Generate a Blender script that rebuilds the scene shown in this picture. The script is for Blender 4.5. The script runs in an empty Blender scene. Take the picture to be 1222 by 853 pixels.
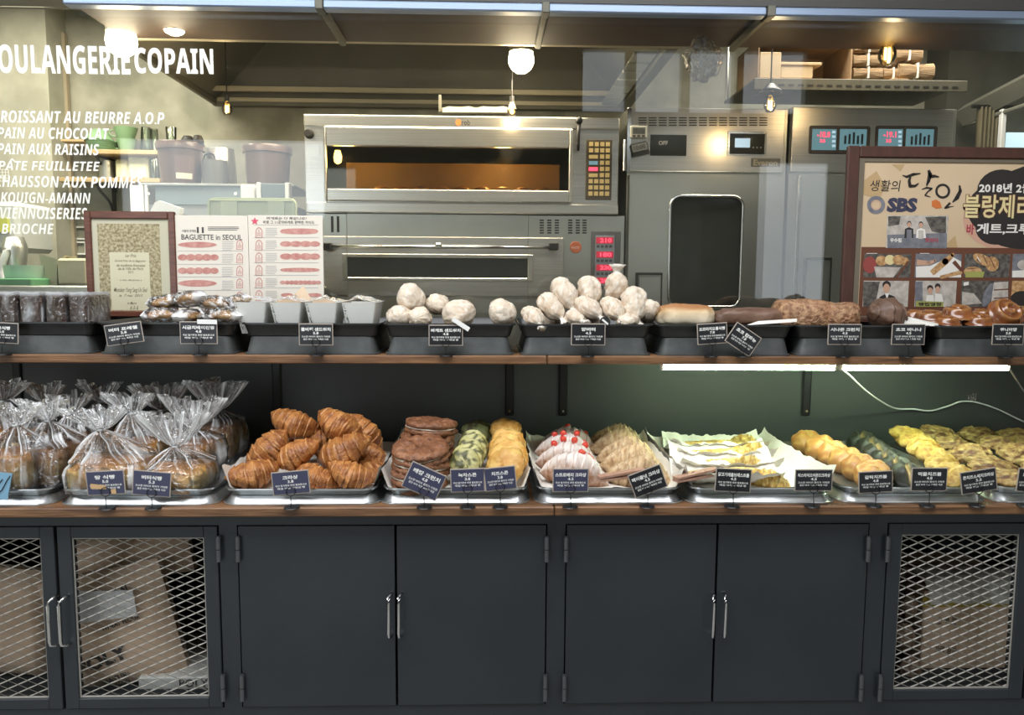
import bpy, bmesh, math, random
from mathutils import Vector, Matrix, Euler, noise
R = math.radians
rnd = random.Random(7)
sc = bpy.context.scene
COL = sc.collection

# ------------------------------------------------------------------ camera
F_PX, CX, CY = 920.0, 611.0, 426.5
CAM = Vector((0.0, -2.09, 1.5))
YAW, PIT, ROL = R(1.74), R(5.62), 0.0058
_f = Vector((math.sin(YAW)*math.cos(PIT), math.cos(YAW)*math.cos(PIT), -math.sin(PIT)))
_r0 = Vector((math.cos(YAW), -math.sin(YAW), 0)); _u0 = _r0.cross(_f)
_r = _r0*math.cos(ROL) + _u0*math.sin(ROL); _u = _u0*math.cos(ROL) - _r0*math.sin(ROL)
cam = bpy.data.objects.new('camera', bpy.data.cameras.new('camera'))
COL.objects.link(cam); sc.camera = cam
m3 = Matrix((_r, _u, -_f)).transposed().to_4x4(); m3.translation = CAM
cam.matrix_world = m3
cam.data.sensor_fit = 'HORIZONTAL'; cam.data.sensor_width = 36.0
cam.data.lens = 36.0*F_PX/1222.0
cam.data.clip_start = 0.05

# ------------------------------------------------------------------ world, exposure, big lights
w = bpy.data.worlds.new('world'); sc.world = w; w.use_nodes = True
bg = w.node_tree.nodes['Background']; bg.inputs[0].default_value = (0.86, 0.94, 1.0, 1); bg.inputs[1].default_value = 1.15
vs = sc.view_settings
vs.view_transform = 'Standard'; vs.look = 'None'; vs.gamma = 1.0; vs.use_curve_mapping = False
vs.exposure = 0.40
sc.cycles.transparent_max_bounces = 24
sc.cycles.max_bounces = 8
sc.cycles.caustics_reflective = False; sc.cycles.caustics_refractive = False
sc.cycles.sample_clamp_indirect = 4.0

def area(name, loc, size, rot, power, color=(1,1,1), portal=False):
    d = bpy.data.lights.new(name, 'AREA'); d.shape = 'RECTANGLE'; d.size, d.size_y = size
    d.energy = power; d.color = color
    o = bpy.data.objects.new(name, d); COL.objects.link(o); o.location = loc; o.rotation_euler = rot
    if portal: d.cycles.is_portal = True
    return o
def point(name, loc, power, color=(1,.8,.5), r=.03):
    d = bpy.data.lights.new(name, 'POINT'); d.energy = power; d.color = color; d.shadow_soft_size = r
    o = bpy.data.objects.new(name, d); COL.objects.link(o); o.location = loc; return o
# daylight through the shop front behind the camera
area('shop_window_daylight', (-2.4, -3.55, 1.7), (1.8, 2.1), (R(90), 0, 0), 15, (.86, .94, 1))
area('shop_door_daylight', (2.85, -3.55, 1.6), (.6, 2.0), (R(90), 0, 0), 3, (.9, .95, 1))
area('shop_overhead_fill', (-.7, -.95, 3.62), (5.0, 1.2), (R(22), 0, 0), 134, (.95, .97, 1))  # added overhead fill light, set clear of the glass reflection
# added kitchen fill lights, out of view above the head of the glass
area('kitchen_fill_light', (-1.9, 1.45, 2.95), (1.4, .5), (0, 0, 0), 52, (1, .93, .78))
area('kitchen_fill_light', (1.75, 1.35, 2.95), (1.2, .4), (0, 0, 0), 30, (1, .93, .8))
area('hood_lamp', (-.35, 1.55, 2.42), (1.6, .35), (0, 0, 0), 22, (1, .86, .62))

def ray(px, py):
    return (_f + _r*((px-CX)/F_PX) - _u*((py-CY)/F_PX))
def at(px, py, Y):
    d = ray(px, py); return CAM + d*((Y-CAM.y)/d.y)
def atz(px, py, z):
    d = ray(px, py); return CAM + d*((z-CAM.z)/d.z)
def AX(px, Y, py=430): return at(px, py, Y).x
def AZ(py, Y, px=611): return at(px, py, Y).z

# ------------------------------------------------------------------ materials
MATS = {}
def mat(name, col, rough=.5, metal=0., col2=None, nscale=8., bump=0., bscale=None, stretch=None, spec=.5,
        emit=None, estr=0., tint=None, tint2=None, rand=0., coat=0., sheen=0., detail=4., trans=0.):
    if name in MATS: return MATS[name]
    m = bpy.data.materials.new(name); m.use_nodes = True; nt = m.node_tree; N = nt.nodes; L = nt.links
    b = N['Principled BSDF']
    b.inputs['Roughness'].default_value = rough; b.inputs['Metallic'].default_value = metal
    b.inputs['Specular IOR Level'].default_value = spec
    b.inputs['Coat Weight'].default_value = coat; b.inputs['Coat Roughness'].default_value = .15
    if trans: b.inputs['Transmission Weight'].default_value = trans
    c4 = lambda c: (c[0], c[1], c[2], 1)
    b.inputs['Base Color'].default_value = c4(col)
    tc = N.new('ShaderNodeTexCoord'); src = tc.outputs['Object']
    if stretch:
        mp = N.new('ShaderNodeMapping'); mp.inputs['Scale'].default_value = stretch
        L.new(src, mp.inputs[0]); src = mp.outputs[0]
    cur = None
    if col2:
        n = N.new('ShaderNodeTexNoise'); n.inputs['Scale'].default_value = nscale; n.inputs['Detail'].default_value = detail
        L.new(src, n.inputs['Vector'])
        rmp = N.new('ShaderNodeValToRGB'); rmp.color_ramp.elements[0].position = .35; rmp.color_ramp.elements[1].position = .65
        rmp.color_ramp.elements[0].color = c4(col); rmp.color_ramp.elements[1].color = c4(col2)
        L.new(n.outputs['Fac'], rmp.inputs[0]); cur = rmp.outputs[0]
    def mixin(cur, c, fac):
        mx = N.new('ShaderNodeMix'); mx.data_type = 'RGBA'
        if cur is None: mx.inputs[6].default_value = c4(col)
        else: L.new(cur, mx.inputs[6])
        mx.inputs[7].default_value = c4(c); L.new(fac, mx.inputs[0]); return mx.outputs[2]
    if tint:
        a = N.new('ShaderNodeAttribute'); a.attribute_name = 'tint'
        sp = N.new('ShaderNodeSeparateColor'); L.new(a.outputs['Color'], sp.inputs[0])
        cur = mixin(cur, tint, sp.outputs[0])
        if tint2: cur = mixin(cur, tint2, sp.outputs[1])
    if rand:
        oi = N.new('ShaderNodeObjectInfo'); hs = N.new('ShaderNodeHueSaturation')
        mr = N.new('ShaderNodeMapRange'); mr.inputs[3].default_value = 1-rand; mr.inputs[4].default_value = 1+rand
        L.new(oi.outputs['Random'], mr.inputs[0]); L.new(mr.outputs[0], hs.inputs['Value'])
        if cur is None: hs.inputs['Color'].default_value = c4(col)
        else: L.new(cur, hs.inputs['Color'])
        cur = hs.outputs[0]
    if cur is not None: L.new(cur, b.inputs['Base Color'])
    if bump:
        n = N.new('ShaderNodeTexNoise'); n.inputs['Scale'].default_value = bscale or nscale*2; n.inputs['Detail'].default_value = 5
        L.new(src, n.inputs['Vector'])
        bp = N.new('ShaderNodeBump'); bp.inputs['Strength'].default_value = bump; bp.inputs['Distance'].default_value = .01
        L.new(n.outputs['Fac'], bp.inputs['Height']); L.new(bp.outputs[0], b.inputs['Normal'])
    if emit:
        b.inputs['Emission Color'].default_value = c4(emit); b.inputs['Emission Strength'].default_value = estr
    MATS[name] = m; return m

def film(name, tintc=(1,1,1), white=.5, base=.04, rough=.08, ior=1.5, bump=.4, bscale=30, whitec=(.9,.93,.95), gl=1.0):
    """thin clear plastic or glass: clear, glossy by Fresnel, and whiter where the attribute 'tint' says it is folded"""
    if name in MATS: return MATS[name]
    m = bpy.data.materials.new(name); m.use_nodes = True; nt = m.node_tree; N = nt.nodes; L = nt.links
    N.remove(N['Principled BSDF']); out = N['Material Output']
    tr = N.new('ShaderNodeBsdfTransparent'); tr.inputs[0].default_value = (*tintc, 1)
    gl_ = N.new('ShaderNodeBsdfGlossy'); gl_.inputs['Roughness'].default_value = rough; gl_.inputs[0].default_value = (gl,gl,gl,1)
    fr = N.new('ShaderNodeFresnel'); fr.inputs[0].default_value = ior
    mx = N.new('ShaderNodeMixShader'); 
    ad = N.new('ShaderNodeMath'); ad.operation = 'ADD'; ad.inputs[1].default_value = base; ad.use_clamp = True
    L.new(fr.outputs[0], ad.inputs[0]); L.new(ad.outputs[0], mx.inputs[0]); L.new(tr.outputs[0], mx.inputs[1]); L.new(gl_.outputs[0], mx.inputs[2])
    last = mx.outputs[0]
    if bump:
        tc = N.new('ShaderNodeTexCoord'); n = N.new('ShaderNodeTexNoise'); n.inputs['Scale'].default_value = bscale; n.inputs['Detail'].default_value = 3
        n.inputs['Distortion'].default_value = 1.5
        L.new(tc.outputs['Object'], n.inputs['Vector'])
        bp = N.new('ShaderNodeBump'); bp.inputs['Strength'].default_value = bump; bp.inputs['Distance'].default_value = .02
        L.new(n.outputs['Fac'], bp.inputs['Height']); L.new(bp.outputs[0], gl_.inputs['Normal']); L.new(bp.outputs[0], fr.inputs['Normal'])
    if white:
        a = N.new('ShaderNodeAttribute'); a.attribute_name = 'tint'
        sp = N.new('ShaderNodeSeparateColor'); L.new(a.outputs['Color'], sp.inputs[0])
        ml = N.new('ShaderNodeMath'); ml.operation = 'MULTIPLY'; ml.inputs[1].default_value = white; L.new(sp.outputs[0], ml.inputs[0])
        df = N.new('ShaderNodeBsdfDiffuse'); df.inputs[0].default_value = (*whitec, 1)
        m2 = N.new('ShaderNodeMixShader'); L.new(ml.outputs[0], m2.inputs[0]); L.new(last, m2.inputs[1]); L.new(df.outputs[0], m2.inputs[2])
        last = m2.outputs[0]
    L.new(last, out.inputs[0]); MATS[name] = m; return m

M = dict(
 cab = mat('cabinet_paint', (.023,.0285,.034), .42, col2=(.029,.035,.041), nscale=3, bump=.05, bscale=60),
 cabdark = mat('cabinet_inside', (.02,.023,.026), .8),
 panel = mat('back_panel_paint', (.056,.062,.06), .5, col2=(.048,.054,.052), nscale=2, bump=.04, bscale=40),
 wood = mat('shelf_wood', (.25,.125,.055), .5, col2=(.11,.052,.024), nscale=5, stretch=(1,6,14), bump=.25, bscale=12, detail=8),
 steel = mat('brushed_steel', (.68,.665,.63), .3, .95, col2=(.57,.555,.525), nscale=6, stretch=(.4,8,40), bump=.02, bscale=30),
 steel2 = mat('satin_steel', (.52,.53,.49), .34, .9, col2=(.45,.46,.425), nscale=2, bump=.03, bscale=5),
 chrome = mat('chrome', (.8,.8,.8), .15, 1.),
 alu = mat('tray_aluminium', (.72,.74,.75), .28, .9, col2=(.60,.62,.63), nscale=9, bump=.05, bscale=20),
 wirechrome = mat('mesh_zinc', (.42,.40,.36), .45, .3),
 black = mat('black_plastic', (.022,.023,.023), .38, col2=(.03,.031,.031), nscale=20, bump=.08, bscale=50),
 crate2 = mat('worn_black_plastic', (.038,.042,.042), .5, col2=(.075,.08,.078), nscale=14, bump=.1, bscale=60),
 blackm = mat('black_metal', (.012,.012,.013), .4, .3),
 rubber = mat('rubber', (.02,.02,.02), .6),
 card = mat('tag_card', (.017,.018,.021), .35, spec=.4),
 cardblue = mat('tag_card_blue', (.052,.055,.105), .38),
 cardedge = mat('tag_edge', (.42,.36,.31), .6),
 white = mat('white_ink', (.85,.85,.82), .6),
 decal = mat('white_vinyl', (.88,.86,.78), .55),
 plaster = mat('kitchen_plaster', (.215,.215,.165), .85, col2=(.37,.36,.285), nscale=5.5, bump=.5, bscale=9, detail=9),
 plaster2 = mat('column_plaster', (.30,.295,.23), .85, col2=(.45,.44,.35), nscale=5, bump=.25, bscale=9, detail=9),
 hood = mat('hood_steel', (.105,.10,.075), .5, .2, col2=(.13,.125,.095), nscale=3),
 hoodlip = mat('hood_lip_steel', (.46,.41,.29), .4, .3),
 soffit = mat('soffit_wood', (.058,.034,.023), .6, col2=(.042,.026,.018), nscale=5, stretch=(1,5,5)),
 header = mat('header_dark', (.045,.042,.038), .5),
 rail = mat('header_rail', (.27,.34,.46), .35, .55),
 frame = mat('frame_wood', (.16,.055,.032), .38, col2=(.10,.035,.022), nscale=8, stretch=(2,2,12), coat=.2),
 frame2 = mat('poster_frame_wood', (.085,.033,.022), .45, col2=(.065,.025,.018), nscale=6, stretch=(8,2,2)),
 paperw = mat('poster_paper', (.78,.72,.62), .6),
 glossw = mat('white_plastic', (.8,.82,.82), .35),
 brown = mat('brown_tub_plastic', (.10,.062,.05), .32, coat=.2),
 floor = mat('shop_floor', (.32,.31,.29), .55, col2=(.26,.25,.24), nscale=4),
 wallp = mat('shop_wall', (.62,.61,.56), .8, col2=(.52,.51,.47), nscale=9, bump=.5, bscale=14),
 ceil = mat('ceiling_paint', (.10,.10,.095), .8),
 parch = mat('parchment', (.82,.80,.74), .65, col2=(.76,.73,.66), nscale=10, bump=.25, bscale=25),
 parchtan = mat('parchment_tan', (.52,.38,.25), .65, col2=(.62,.48,.34), nscale=10, bump=.2, bscale=25),
 wrap = mat('wrap_paper', (.72,.60,.45), .6, col2=(.52,.37,.24), nscale=14, bump=1, bscale=34, tint=(.84,.78,.69)),
 whitebox = mat('white_carton', (.72,.72,.68), .55, col2=(.66,.66,.62), nscale=6, tint=(.86,.86,.84)),
 kraft = mat('kraft_paper', (.42,.29,.17), .8, col2=(.35,.235,.135), nscale=12, bump=.2),
 sack = mat('sack_paper', (.74,.55,.40), .8, col2=(.60,.43,.30), nscale=8, bump=.6, bscale=14),
 cream = mat('cream', (.85,.78,.66), .5),
 green = mat('green_glaze', (.22,.36,.20), .3),
 greenp = mat('green_plastic', (.36,.42,.25), .5, col2=(.40,.46,.29), nscale=6),
 led = mat('led_tube', (1,1,1), .3, emit=(.74,1,.66), estr=46),
 globe = mat('lamp_glass_lit', (1,.9,.7), .3, emit=(1,.88,.62), estr=12),
 bulbfil = mat('lit_filament', (1,.8,.3), .3, emit=(1,.72,.22), estr=9),
)
# breads
def bread(name, c1, c2, t=(.75,.48,.22), t2=None, ns=9, bump=.5, bs=26, rough=.48, rand=.1, coat=0):
    return mat(name, c1, rough, col2=c2, nscale=ns, bump=bump, bscale=bs, tint=t, tint2=t2, rand=rand, coat=coat)
M['crois'] = bread('croissant_crust', (.50,.205,.055), (.235,.07,.018), (.70,.36,.12), ns=34, bump=.6, bs=120, coat=.12, rough=.42)
M['croisstraw'] = bread('sugared_crust', (.36,.17,.09), (.68,.52,.42), (.80,.72,.67), t2=(.26,.10,.04), ns=60, rough=.6)
M['croisalm'] = bread('almond_crust', (.42,.25,.12), (.70,.50,.28), (.78,.62,.40), t2=(.26,.13,.055), ns=70, rough=.6, bump=.8, bs=60)
M['croisyel'] = bread('yellow_cheese_crust', (.46,.23,.045), (.76,.54,.14), (.80,.66,.28), t2=(.32,.14,.04), ns=75, rough=.5, bump=.8, bs=50)
M['choc'] = bread('cocoa_crust', (.19,.075,.034), (.33,.145,.068), (.10,.038,.018), ns=45, bump=1, bs=90, rand=.08)
M['matcha'] = bread('matcha_crust', (.46,.44,.15), (.64,.60,.30), (.10,.10,.035), ns=14, bump=.8, bs=40)
M['matchad'] = bread('dark_matcha_crust', (.13,.15,.06), (.22,.25,.10), (.07,.06,.03), ns=20, bump=.8)
M['cheese'] = bread('cheese_scone_crust', (.62,.30,.055), (.84,.56,.18), (.46,.19,.04), ns=34, bump=.8, bs=40)
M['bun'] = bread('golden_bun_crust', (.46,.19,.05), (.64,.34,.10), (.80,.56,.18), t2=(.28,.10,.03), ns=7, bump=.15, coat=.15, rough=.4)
M['ychz'] = bread('yellow_knob_crust', (.42,.21,.035), (.66,.44,.09), (.74,.56,.2), t2=(.30,.12,.03), ns=70, bump=.8, bs=60)
M['ink'] = bread('squid_ink_crust', (.022,.024,.018), (.05,.053,.038), (.62,.48,.22), t2=(.02,.02,.018), ns=16, bump=.3, coat=.15)
M['loaf'] = bread('loaf_crust', (.72,.32,.06), (.86,.50,.14), (.92,.72,.32), t2=(.34,.12,.03), ns=14, bump=.2)
M['loafd'] = bread('dark_loaf_crust', (.36,.17,.06), (.50,.28,.10), (.66,.46,.2), t2=(.22,.08,.03), ns=9, bump=.3)
M['crumb'] = bread('crumble_crust', (.20,.09,.045), (.52,.31,.17), (.34,.13,.05), ns=60, bump=1, bs=90)
M['nut'] = bread('nut_crust', (.24,.13,.042), (.48,.31,.105), (.13,.05,.022), t2=(.56,.44,.18), ns=80, bump=1, bs=70)
M['dark'] = bread('dark_rye_crust', (.10,.052,.032), (.18,.10,.065), (.28,.17,.11), ns=10, bump=.4)
M['pale'] = bread('pale_crust', (.60,.40,.19), (.72,.55,.33), (.78,.67,.50), t2=(.42,.19,.07), ns=8, bump=.3)
M['glaze'] = bread('caramel_glaze', (.15,.046,.014), (.27,.09,.026), (.50,.24,.07), ns=12, bump=.2, coat=.7, rough=.25)
M['bag'] = film('cellophane', white=.95, whitec=(.97,.98,.98), base=.05, rough=.1, bump=.9, bscale=26)
M['wrapfilm'] = film('cling_film', white=.6, base=.05, rough=.1, bump=.8, bscale=40)
M['glass'] = film('window_glass', tintc=(.965,.97,.955), white=0, base=.008, rough=.0, bump=0, ior=1.5)
M['glassware'] = film('glassware', tintc=(.85,.90,.86), white=0, base=.08, rough=.03, bump=0)
M['darkglass'] = mat('dark_glass', (.03,.034,.03), .12, spec=.35)

# ------------------------------------------------------------------ mesh builder
class MB:
    def __init__(s): s.v=[]; s.f=[]; s.m=[]; s.t=None; s.tv={}
    def add(s, vs, fs, m=0, T=None, tints=None):
        o = len(s.v)
        for k, p in enumerate(vs):
            p = Vector(p); s.v.append(T @ p if T is not None else p)
            if tints is not None: s.tv[o+k] = tints[k]
        for f in fs: s.f.append([i+o for i in f]); s.m.append(m)
        return s
    def poly(s, pts, m=0): return s.add(pts, [list(range(len(pts)))], m)
    def box(s, x0, x1, y0, y1, z0, z1, m=0, T=None):
        vs = [(x,y,z) for z in (z0,z1) for y in (y0,y1) for x in (x0,x1)]
        return s.add(vs, [(0,2,3,1),(4,5,7,6),(0,1,5,4),(2,6,7,3),(0,4,6,2),(1,3,7,5)], m, T)
    def bbox(s, x0, x1, y0, y1, z0, z1, m=0, b=.004, T=None):
        """box with chamfered edges"""
        if x1<x0: x0,x1=x1,x0
        if z1<z0: z0,z1=z1,z0
        b = min(b, (x1-x0)*.45, (y1-y0)*.45, (z1-z0)*.45)
        bm = bmesh.new(); bmesh.ops.create_cube(bm, size=1)
        for v in bm.verts: v.co = Vector(((x0+x1)/2+v.co.x*(x1-x0), (y0+y1)/2+v.co.y*(y1-y0), (z0+z1)/2+v.co.z*(z1-z0)))
        bmesh.ops.bevel(bm, geom=bm.edges[:], offset=b, segments=1, affect='EDGES')
        bm.verts.index_update(); r = s.add([v.co for v in bm.verts], [[v.index for v in f.verts] for f in bm.faces], m, T); bm.free(); return r
    def grid(s, rows, m=0, wrap=False, caps=False, T=None, tints=None):
        n = len(rows[0]); vs = [p for r in rows for p in r]; fs = []
        for i in range(len(rows)-1):
            for j in range(n if wrap else n-1):
                k = (j+1) % n; fs.append((i*n+j, i*n+k, (i+1)*n+k, (i+1)*n+j))
        if caps: fs.append(list(range(n))[::-1]); fs.append([(len(rows)-1)*n+j for j in range(n)])
        return s.add(vs, fs, m, T, [t for r in tints for t in r] if tints else None)
    def tube(s, pts, r, n=6, m=0, caps=True, T=None):
        pts = [Vector(p) for p in pts]; rows = []; up = Vector((0.13,0.27,.95))
        for i, p in enumerate(pts):
            d = (pts[min(i+1,len(pts)-1)] - pts[max(i-1,0)])
            if d.length < 1e-9: d = Vector((0,0,1))
            d.normalize(); a = d.cross(up)
            if a.length < .1: a = d.cross(Vector((1,0,0)))
            a.normalize(); b = d.cross(a); rr = r[i] if isinstance(r, (list,tuple)) else r
            rows.append([p + (a*math.cos(t*2*math.pi/n) + b*math.sin(t*2*math.pi/n))*rr for t in range(n)])
        return s.grid(rows, m, True, caps, T)
    def rloft(s, secs, m=0, n=5, caps=(True, False), T=None, cx=0, cy=0):
        """loft of rounded rectangles (w, l, corner r, z)"""
        rows = [[(cx+x, cy+y, z) for x, y in rrect(w_, l_, r_, n)] for w_, l_, r_, z in secs]
        s.grid(rows, m, True, False, T)
        k = len(rows[0]); o = len(s.v) - k*len(rows)
        if caps[0]: s.f.append([o+i for i in range(k)][::-1]); s.m.append(m)
        if caps[1]: s.f.append([o+k*(len(rows)-1)+i for i in range(k)]); s.m.append(m)
        return s
    def lathe(s, prof, c=(0,0,0), n=20, m=0, T=None):
        rows = [[(c[0]+r*math.cos(t*2*math.pi/n), c[1]+r*math.sin(t*2*math.pi/n), c[2]+z) for t in range(n)] for r, z in prof]
        return s.grid(rows, m, True, False, T)
    def prism(s, pts, Y0, Y1, m=0):
        """polygon in XZ extruded along Y"""
        n = len(pts); vs = [(x,Y0,z) for x,z in pts] + [(x,Y1,z) for x,z in pts]
        return s.add(vs, [list(range(n)), list(range(n,2*n))[::-1]] + [(i,(i+1)%n,n+(i+1)%n,n+i) for i in range(n)], m)
    def frame(s, o, i, Y0, Y1, m=0, b=.003):
        """rectangular frame: o, i = (x0,x1,z0,z1)"""
        s.bbox(o[0], i[0], Y0, Y1, o[2], o[3], m, b); s.bbox(i[1], o[1], Y0, Y1, o[2], o[3], m, b)
        s.bbox(i[0], i[1], Y0, Y1, i[3], o[3], m, b); s.bbox(i[0], i[1], Y0, Y1, o[2], i[2], m, b); return s
    def cavity(s, x0,x1,y0,y1,z0,z1,m=0):
        vs = [(x,y,z) for z in (z0,z1) for y in (y0,y1) for x in (x0,x1)]
        return s.add(vs, [(0,1,3,2),(4,6,7,5),(2,3,7,6),(0,2,6,4),(1,5,7,3)], m)
    def mesh(s, name, mats, smooth=False, org=None, angle=None):
        me = bpy.data.meshes.new(name)
        vs = [v - org for v in s.v] if org is not None else s.v
        me.from_pydata([tuple(v) for v in vs], [], s.f)
        for x in (mats if isinstance(mats, (list, tuple)) else [mats]): me.materials.append(x)
        me.polygons.foreach_set('material_index', s.m)
        if smooth: me.polygons.foreach_set('use_smooth', [True]*len(s.f))
        if s.tv:
            a = me.attributes.new('tint', 'FLOAT_COLOR', 'POINT')
            dat = []
            for i in range(len(s.v)):
                t = s.tv.get(i, (0,0)); dat += [t[0], t[1], 0, 1]
            a.data.foreach_set('color', dat)
        me.update()
        if smooth and angle: me.set_sharp_from_angle(angle=R(angle))
        return me
def rrect(w_, l_, r_, n=5):
    r_ = min(r_, w_/2-1e-4, l_/2-1e-4); out = []
    for cx, cy, a0 in ((w_/2-r_, l_/2-r_, 0), (-w_/2+r_, l_/2-r_, 90), (-w_/2+r_, -l_/2+r_, 180), (w_/2-r_, -l_/2+r_, 270)):
        for k in range(n+1):
            a = R(a0+90*k/n); out.append((cx+r_*math.cos(a), cy+r_*math.sin(a)))
    return out

# ------------------------------------------------------------------ scene objects
ORG = {}
def setp(o, label=None, cat=None, group=None, kind=None):
    if label: o['label'] = label
    if cat: o['category'] = cat
    if group: o['group'] = group
    if kind: o['kind'] = kind
    return o
def thing(name, label, cat, loc, group=None):
    o = bpy.data.objects.new(name, None); COL.objects.link(o); o.empty_display_size = .05
    o.location = loc; ORG[o] = Vector(loc); return setp(o, label, cat, group)
def part(name, mb, mats, parent, label=None, smooth=False, kind=None, angle=None):
    org = ORG[parent]; o = bpy.data.objects.new(name, mb.mesh(name, mats, smooth, org, angle)); COL.objects.link(o)
    o.parent = parent; ORG[o] = org; return setp(o, label, kind=kind)
def solo(name, mb, mats, label, cat, group=None, smooth=False, kind=None, angle=None):
    xs = [v.x for v in mb.v]; ys = [v.y for v in mb.v]; zs = [v.z for v in mb.v]
    org = Vector(((min(xs)+max(xs))/2, (min(ys)+max(ys))/2, min(zs)))
    o = bpy.data.objects.new(name, mb.mesh(name, mats, smooth, org, angle)); COL.objects.link(o); o.location = org
    ORG[o] = org; return setp(o, label, cat, group, kind)
def struct(name, mb, mats, smooth=False):
    o = solo(name, mb, mats, None, None, kind='structure', smooth=smooth); return o
def place(me, name, loc, rot=(0,0,0), s=1., label=None, cat=None, group=None):
    o = bpy.data.objects.new(name, me); COL.objects.link(o); o.location = loc; o.rotation_euler = [R(a) for a in rot]
    o.scale = (s,s,s) if isinstance(s,(int,float)) else s
    return setp(o, label, cat, group)
def child(me, name, parent, loc=(0,0,0), rot=(0,0,0), s=1., label=None):
    o = place(me, name, loc, rot, s, label); o.parent = parent; return o
def dup(root, loc, rot=None, s=None, label=None, group=None):
    r = root.copy(); COL.objects.link(r); r.location = loc
    if rot is not None: r.rotation_euler = [R(a) for a in rot]
    if s is not None: r.scale = (s,s,s) if isinstance(s,(int,float)) else s
    if label: r['label'] = label
    if group: r['group'] = group
    for ch in list(root.children):
        c = ch.copy(); COL.objects.link(c); c.parent = r
        for g in ch.children:
            d = g.copy(); COL.objects.link(d); d.parent = c
    return r

# text: returns (verts, faces, (minx,maxx,miny,maxy)) of flat lettering in XY
TXT = {}
def glyphs(s, shear=0., bold=0., space=1.):
    k = (s, shear, bold, space)
    if k in TXT: return TXT[k]
    c = bpy.data.curves.new('t', 'FONT'); c.body = s; c.shear = shear; c.offset = bold; c.size = 1; c.resolution_u = 2; c.space_character = space
    o = bpy.data.objects.new('t', c); COL.objects.link(o)
    dg = bpy.context.evaluated_depsgraph_get(); dg.update()
    me = bpy.data.meshes.new_from_object(o.evaluated_get(dg))
    vs = [(v.co.x, v.co.y) for v in me.vertices]; fs = [list(p.vertices) for p in me.polygons]
    bpy.data.objects.remove(o); bpy.data.curves.remove(c); bpy.data.meshes.remove(me)
    if vs: bb = (min(v[0] for v in vs), max(v[0] for v in vs), min(v[1] for v in vs), max(v[1] for v in vs))
    else: bb = (0,1,0,1)
    TXT[k] = (vs, fs, bb); return TXT[k]
def text_fit(mb, s, O, U, V, w_, h_, m=0, shear=0., bold=0., space=1., keep=False):
    """fit lettering in the box of size w_ x h_ whose lower-left corner is O, along unit vectors U, V"""
    vs, fs, bb = glyphs(s, shear, bold, space)
    sx = w_/max(bb[1]-bb[0],1e-6); sy = h_/max(bb[3]-bb[2],1e-6)
    dx = 0
    if keep:
        k = min(sx, sy); dx = (w_ - k*(bb[1]-bb[0]))/2; sx = sy = k
    mb.add([O + U*((x-bb[0])*sx+dx) + V*((y-bb[2])*sy) for x, y in vs], fs, m); return mb
UX, UZ = Vector((1,0,0)), Vector((0,0,1))
def text_px(mb, s, x0, y0, x1, y1, Y, m=0, **k):
    """lettering in the upright plane Y whose box covers the photo rectangle"""
    a = at(x0, y1, Y); b = at(x1, y0, Y)
    return text_fit(mb, s, a, UX, UZ, b.x-a.x, b.z-a.z, m, **k)
def rect(x0, y0, x1, y1, Y):
    a = at(x0, (y0+y1)/2, Y).x; b = at(x1, (y0+y1)/2, Y).x
    return a, b, at((x0+x1)/2, y1, Y).z, at((x0+x1)/2, y0, Y).z
def pbox(mb, x0, y0, x1, y1, Y, depth, m=0, b=.004):
    a = rect(x0,y0,x1,y1,Y); return mb.bbox(a[0], a[1], Y, Y+depth, a[2], a[3], m, b)
def ppoly(mb, pts, Y, m=0): return mb.poly([at(x,y,Y) for x,y in pts], m)
# ------------------------------------------------------------------ structure
ZS = AZ(605, 0.)             # lower shelf top
ZSB = AZ(616, 0.)            # its underside
YU = .30                     # front of the upper shelf
ZU = AZ(424.5, YU); ZUB = AZ(434.5, YU)
YP = .75                     # back panel and glass plane
YK = 1.60                    # fronts of the ovens
YW = 2.42                    # kitchen back wall
XL, XR = -3.4, 3.4
mb = MB(); mb.box(XL-.2, XR+.2, -3.7, 2.7, -.05, 0); struct('floor', mb, M['floor'])
mb = MB(); mb.box(XL, XR, YW, YW+.1, 0, 3.1); struct('wall_back', mb, M['plaster'])
mb = MB(); mb.box(XL-.1, XL, -3.7, YW+.1, 0, 3.8); struct('wall_left', mb, M['plaster2'])
mb = MB(); mb.box(XR, XR+.1, -3.7, YW+.1, 0, 3.8); struct('wall_right', mb, M['plaster'])
mb = MB(); mb.box(XL, XR, YP+.1, YW+.1, 3.1, 3.2); struct('ceiling', mb, M['ceil'])
mb = MB(); mb.box(XL-.1, XR+.1, -3.7, YP+.1, 3.8, 3.9); struct('ceiling', mb, M['ceil'])
# street wall behind the camera, openings placed for their reflections in the glass
mb = MB()
def wall_holes(mb, x0, x1, z0, z1, holes, Y0, Y1):
    xs = sorted({x0, x1, *[h[0] for h in holes], *[h[1] for h in holes]}); zs = sorted({z0, z1, *[h[2] for h in holes], *[h[3] for h in holes]})
    for i in range(len(xs)-1):
        for j in range(len(zs)-1):
            cx, cz = (xs[i]+xs[i+1])/2, (zs[j]+zs[j+1])/2
            if not any(h[0]<cx<h[1] and h[2]<cz<h[3] for h in holes): mb.box(xs[i], xs[i+1], Y0, Y1, zs[j], zs[j+1])
_v = lambda p: at(p, 200, 2*YP+3.6).x
wall_holes(mb, XL, XR, 0, 3.8, [(-3.3,-1.5,.55,2.75),(2.5,3.2,.1,2.6)]+[(_v(p),_v(q),3.05,3.6) for p,q in ((694,745),(757,811),(821,873),(884,958))], -3.7, -3.6)
struct('wall_front', mb, M['wallp'])
# kitchen column at the left
c0 = at(-60, 200, 2.22).x; c1 = at(63, 200, 2.22).x
mb = MB(); mb.box(XL, c1, 2.22, YW, 0, 3.1); struct('wall_left_column', mb, M['plaster2'])
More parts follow.
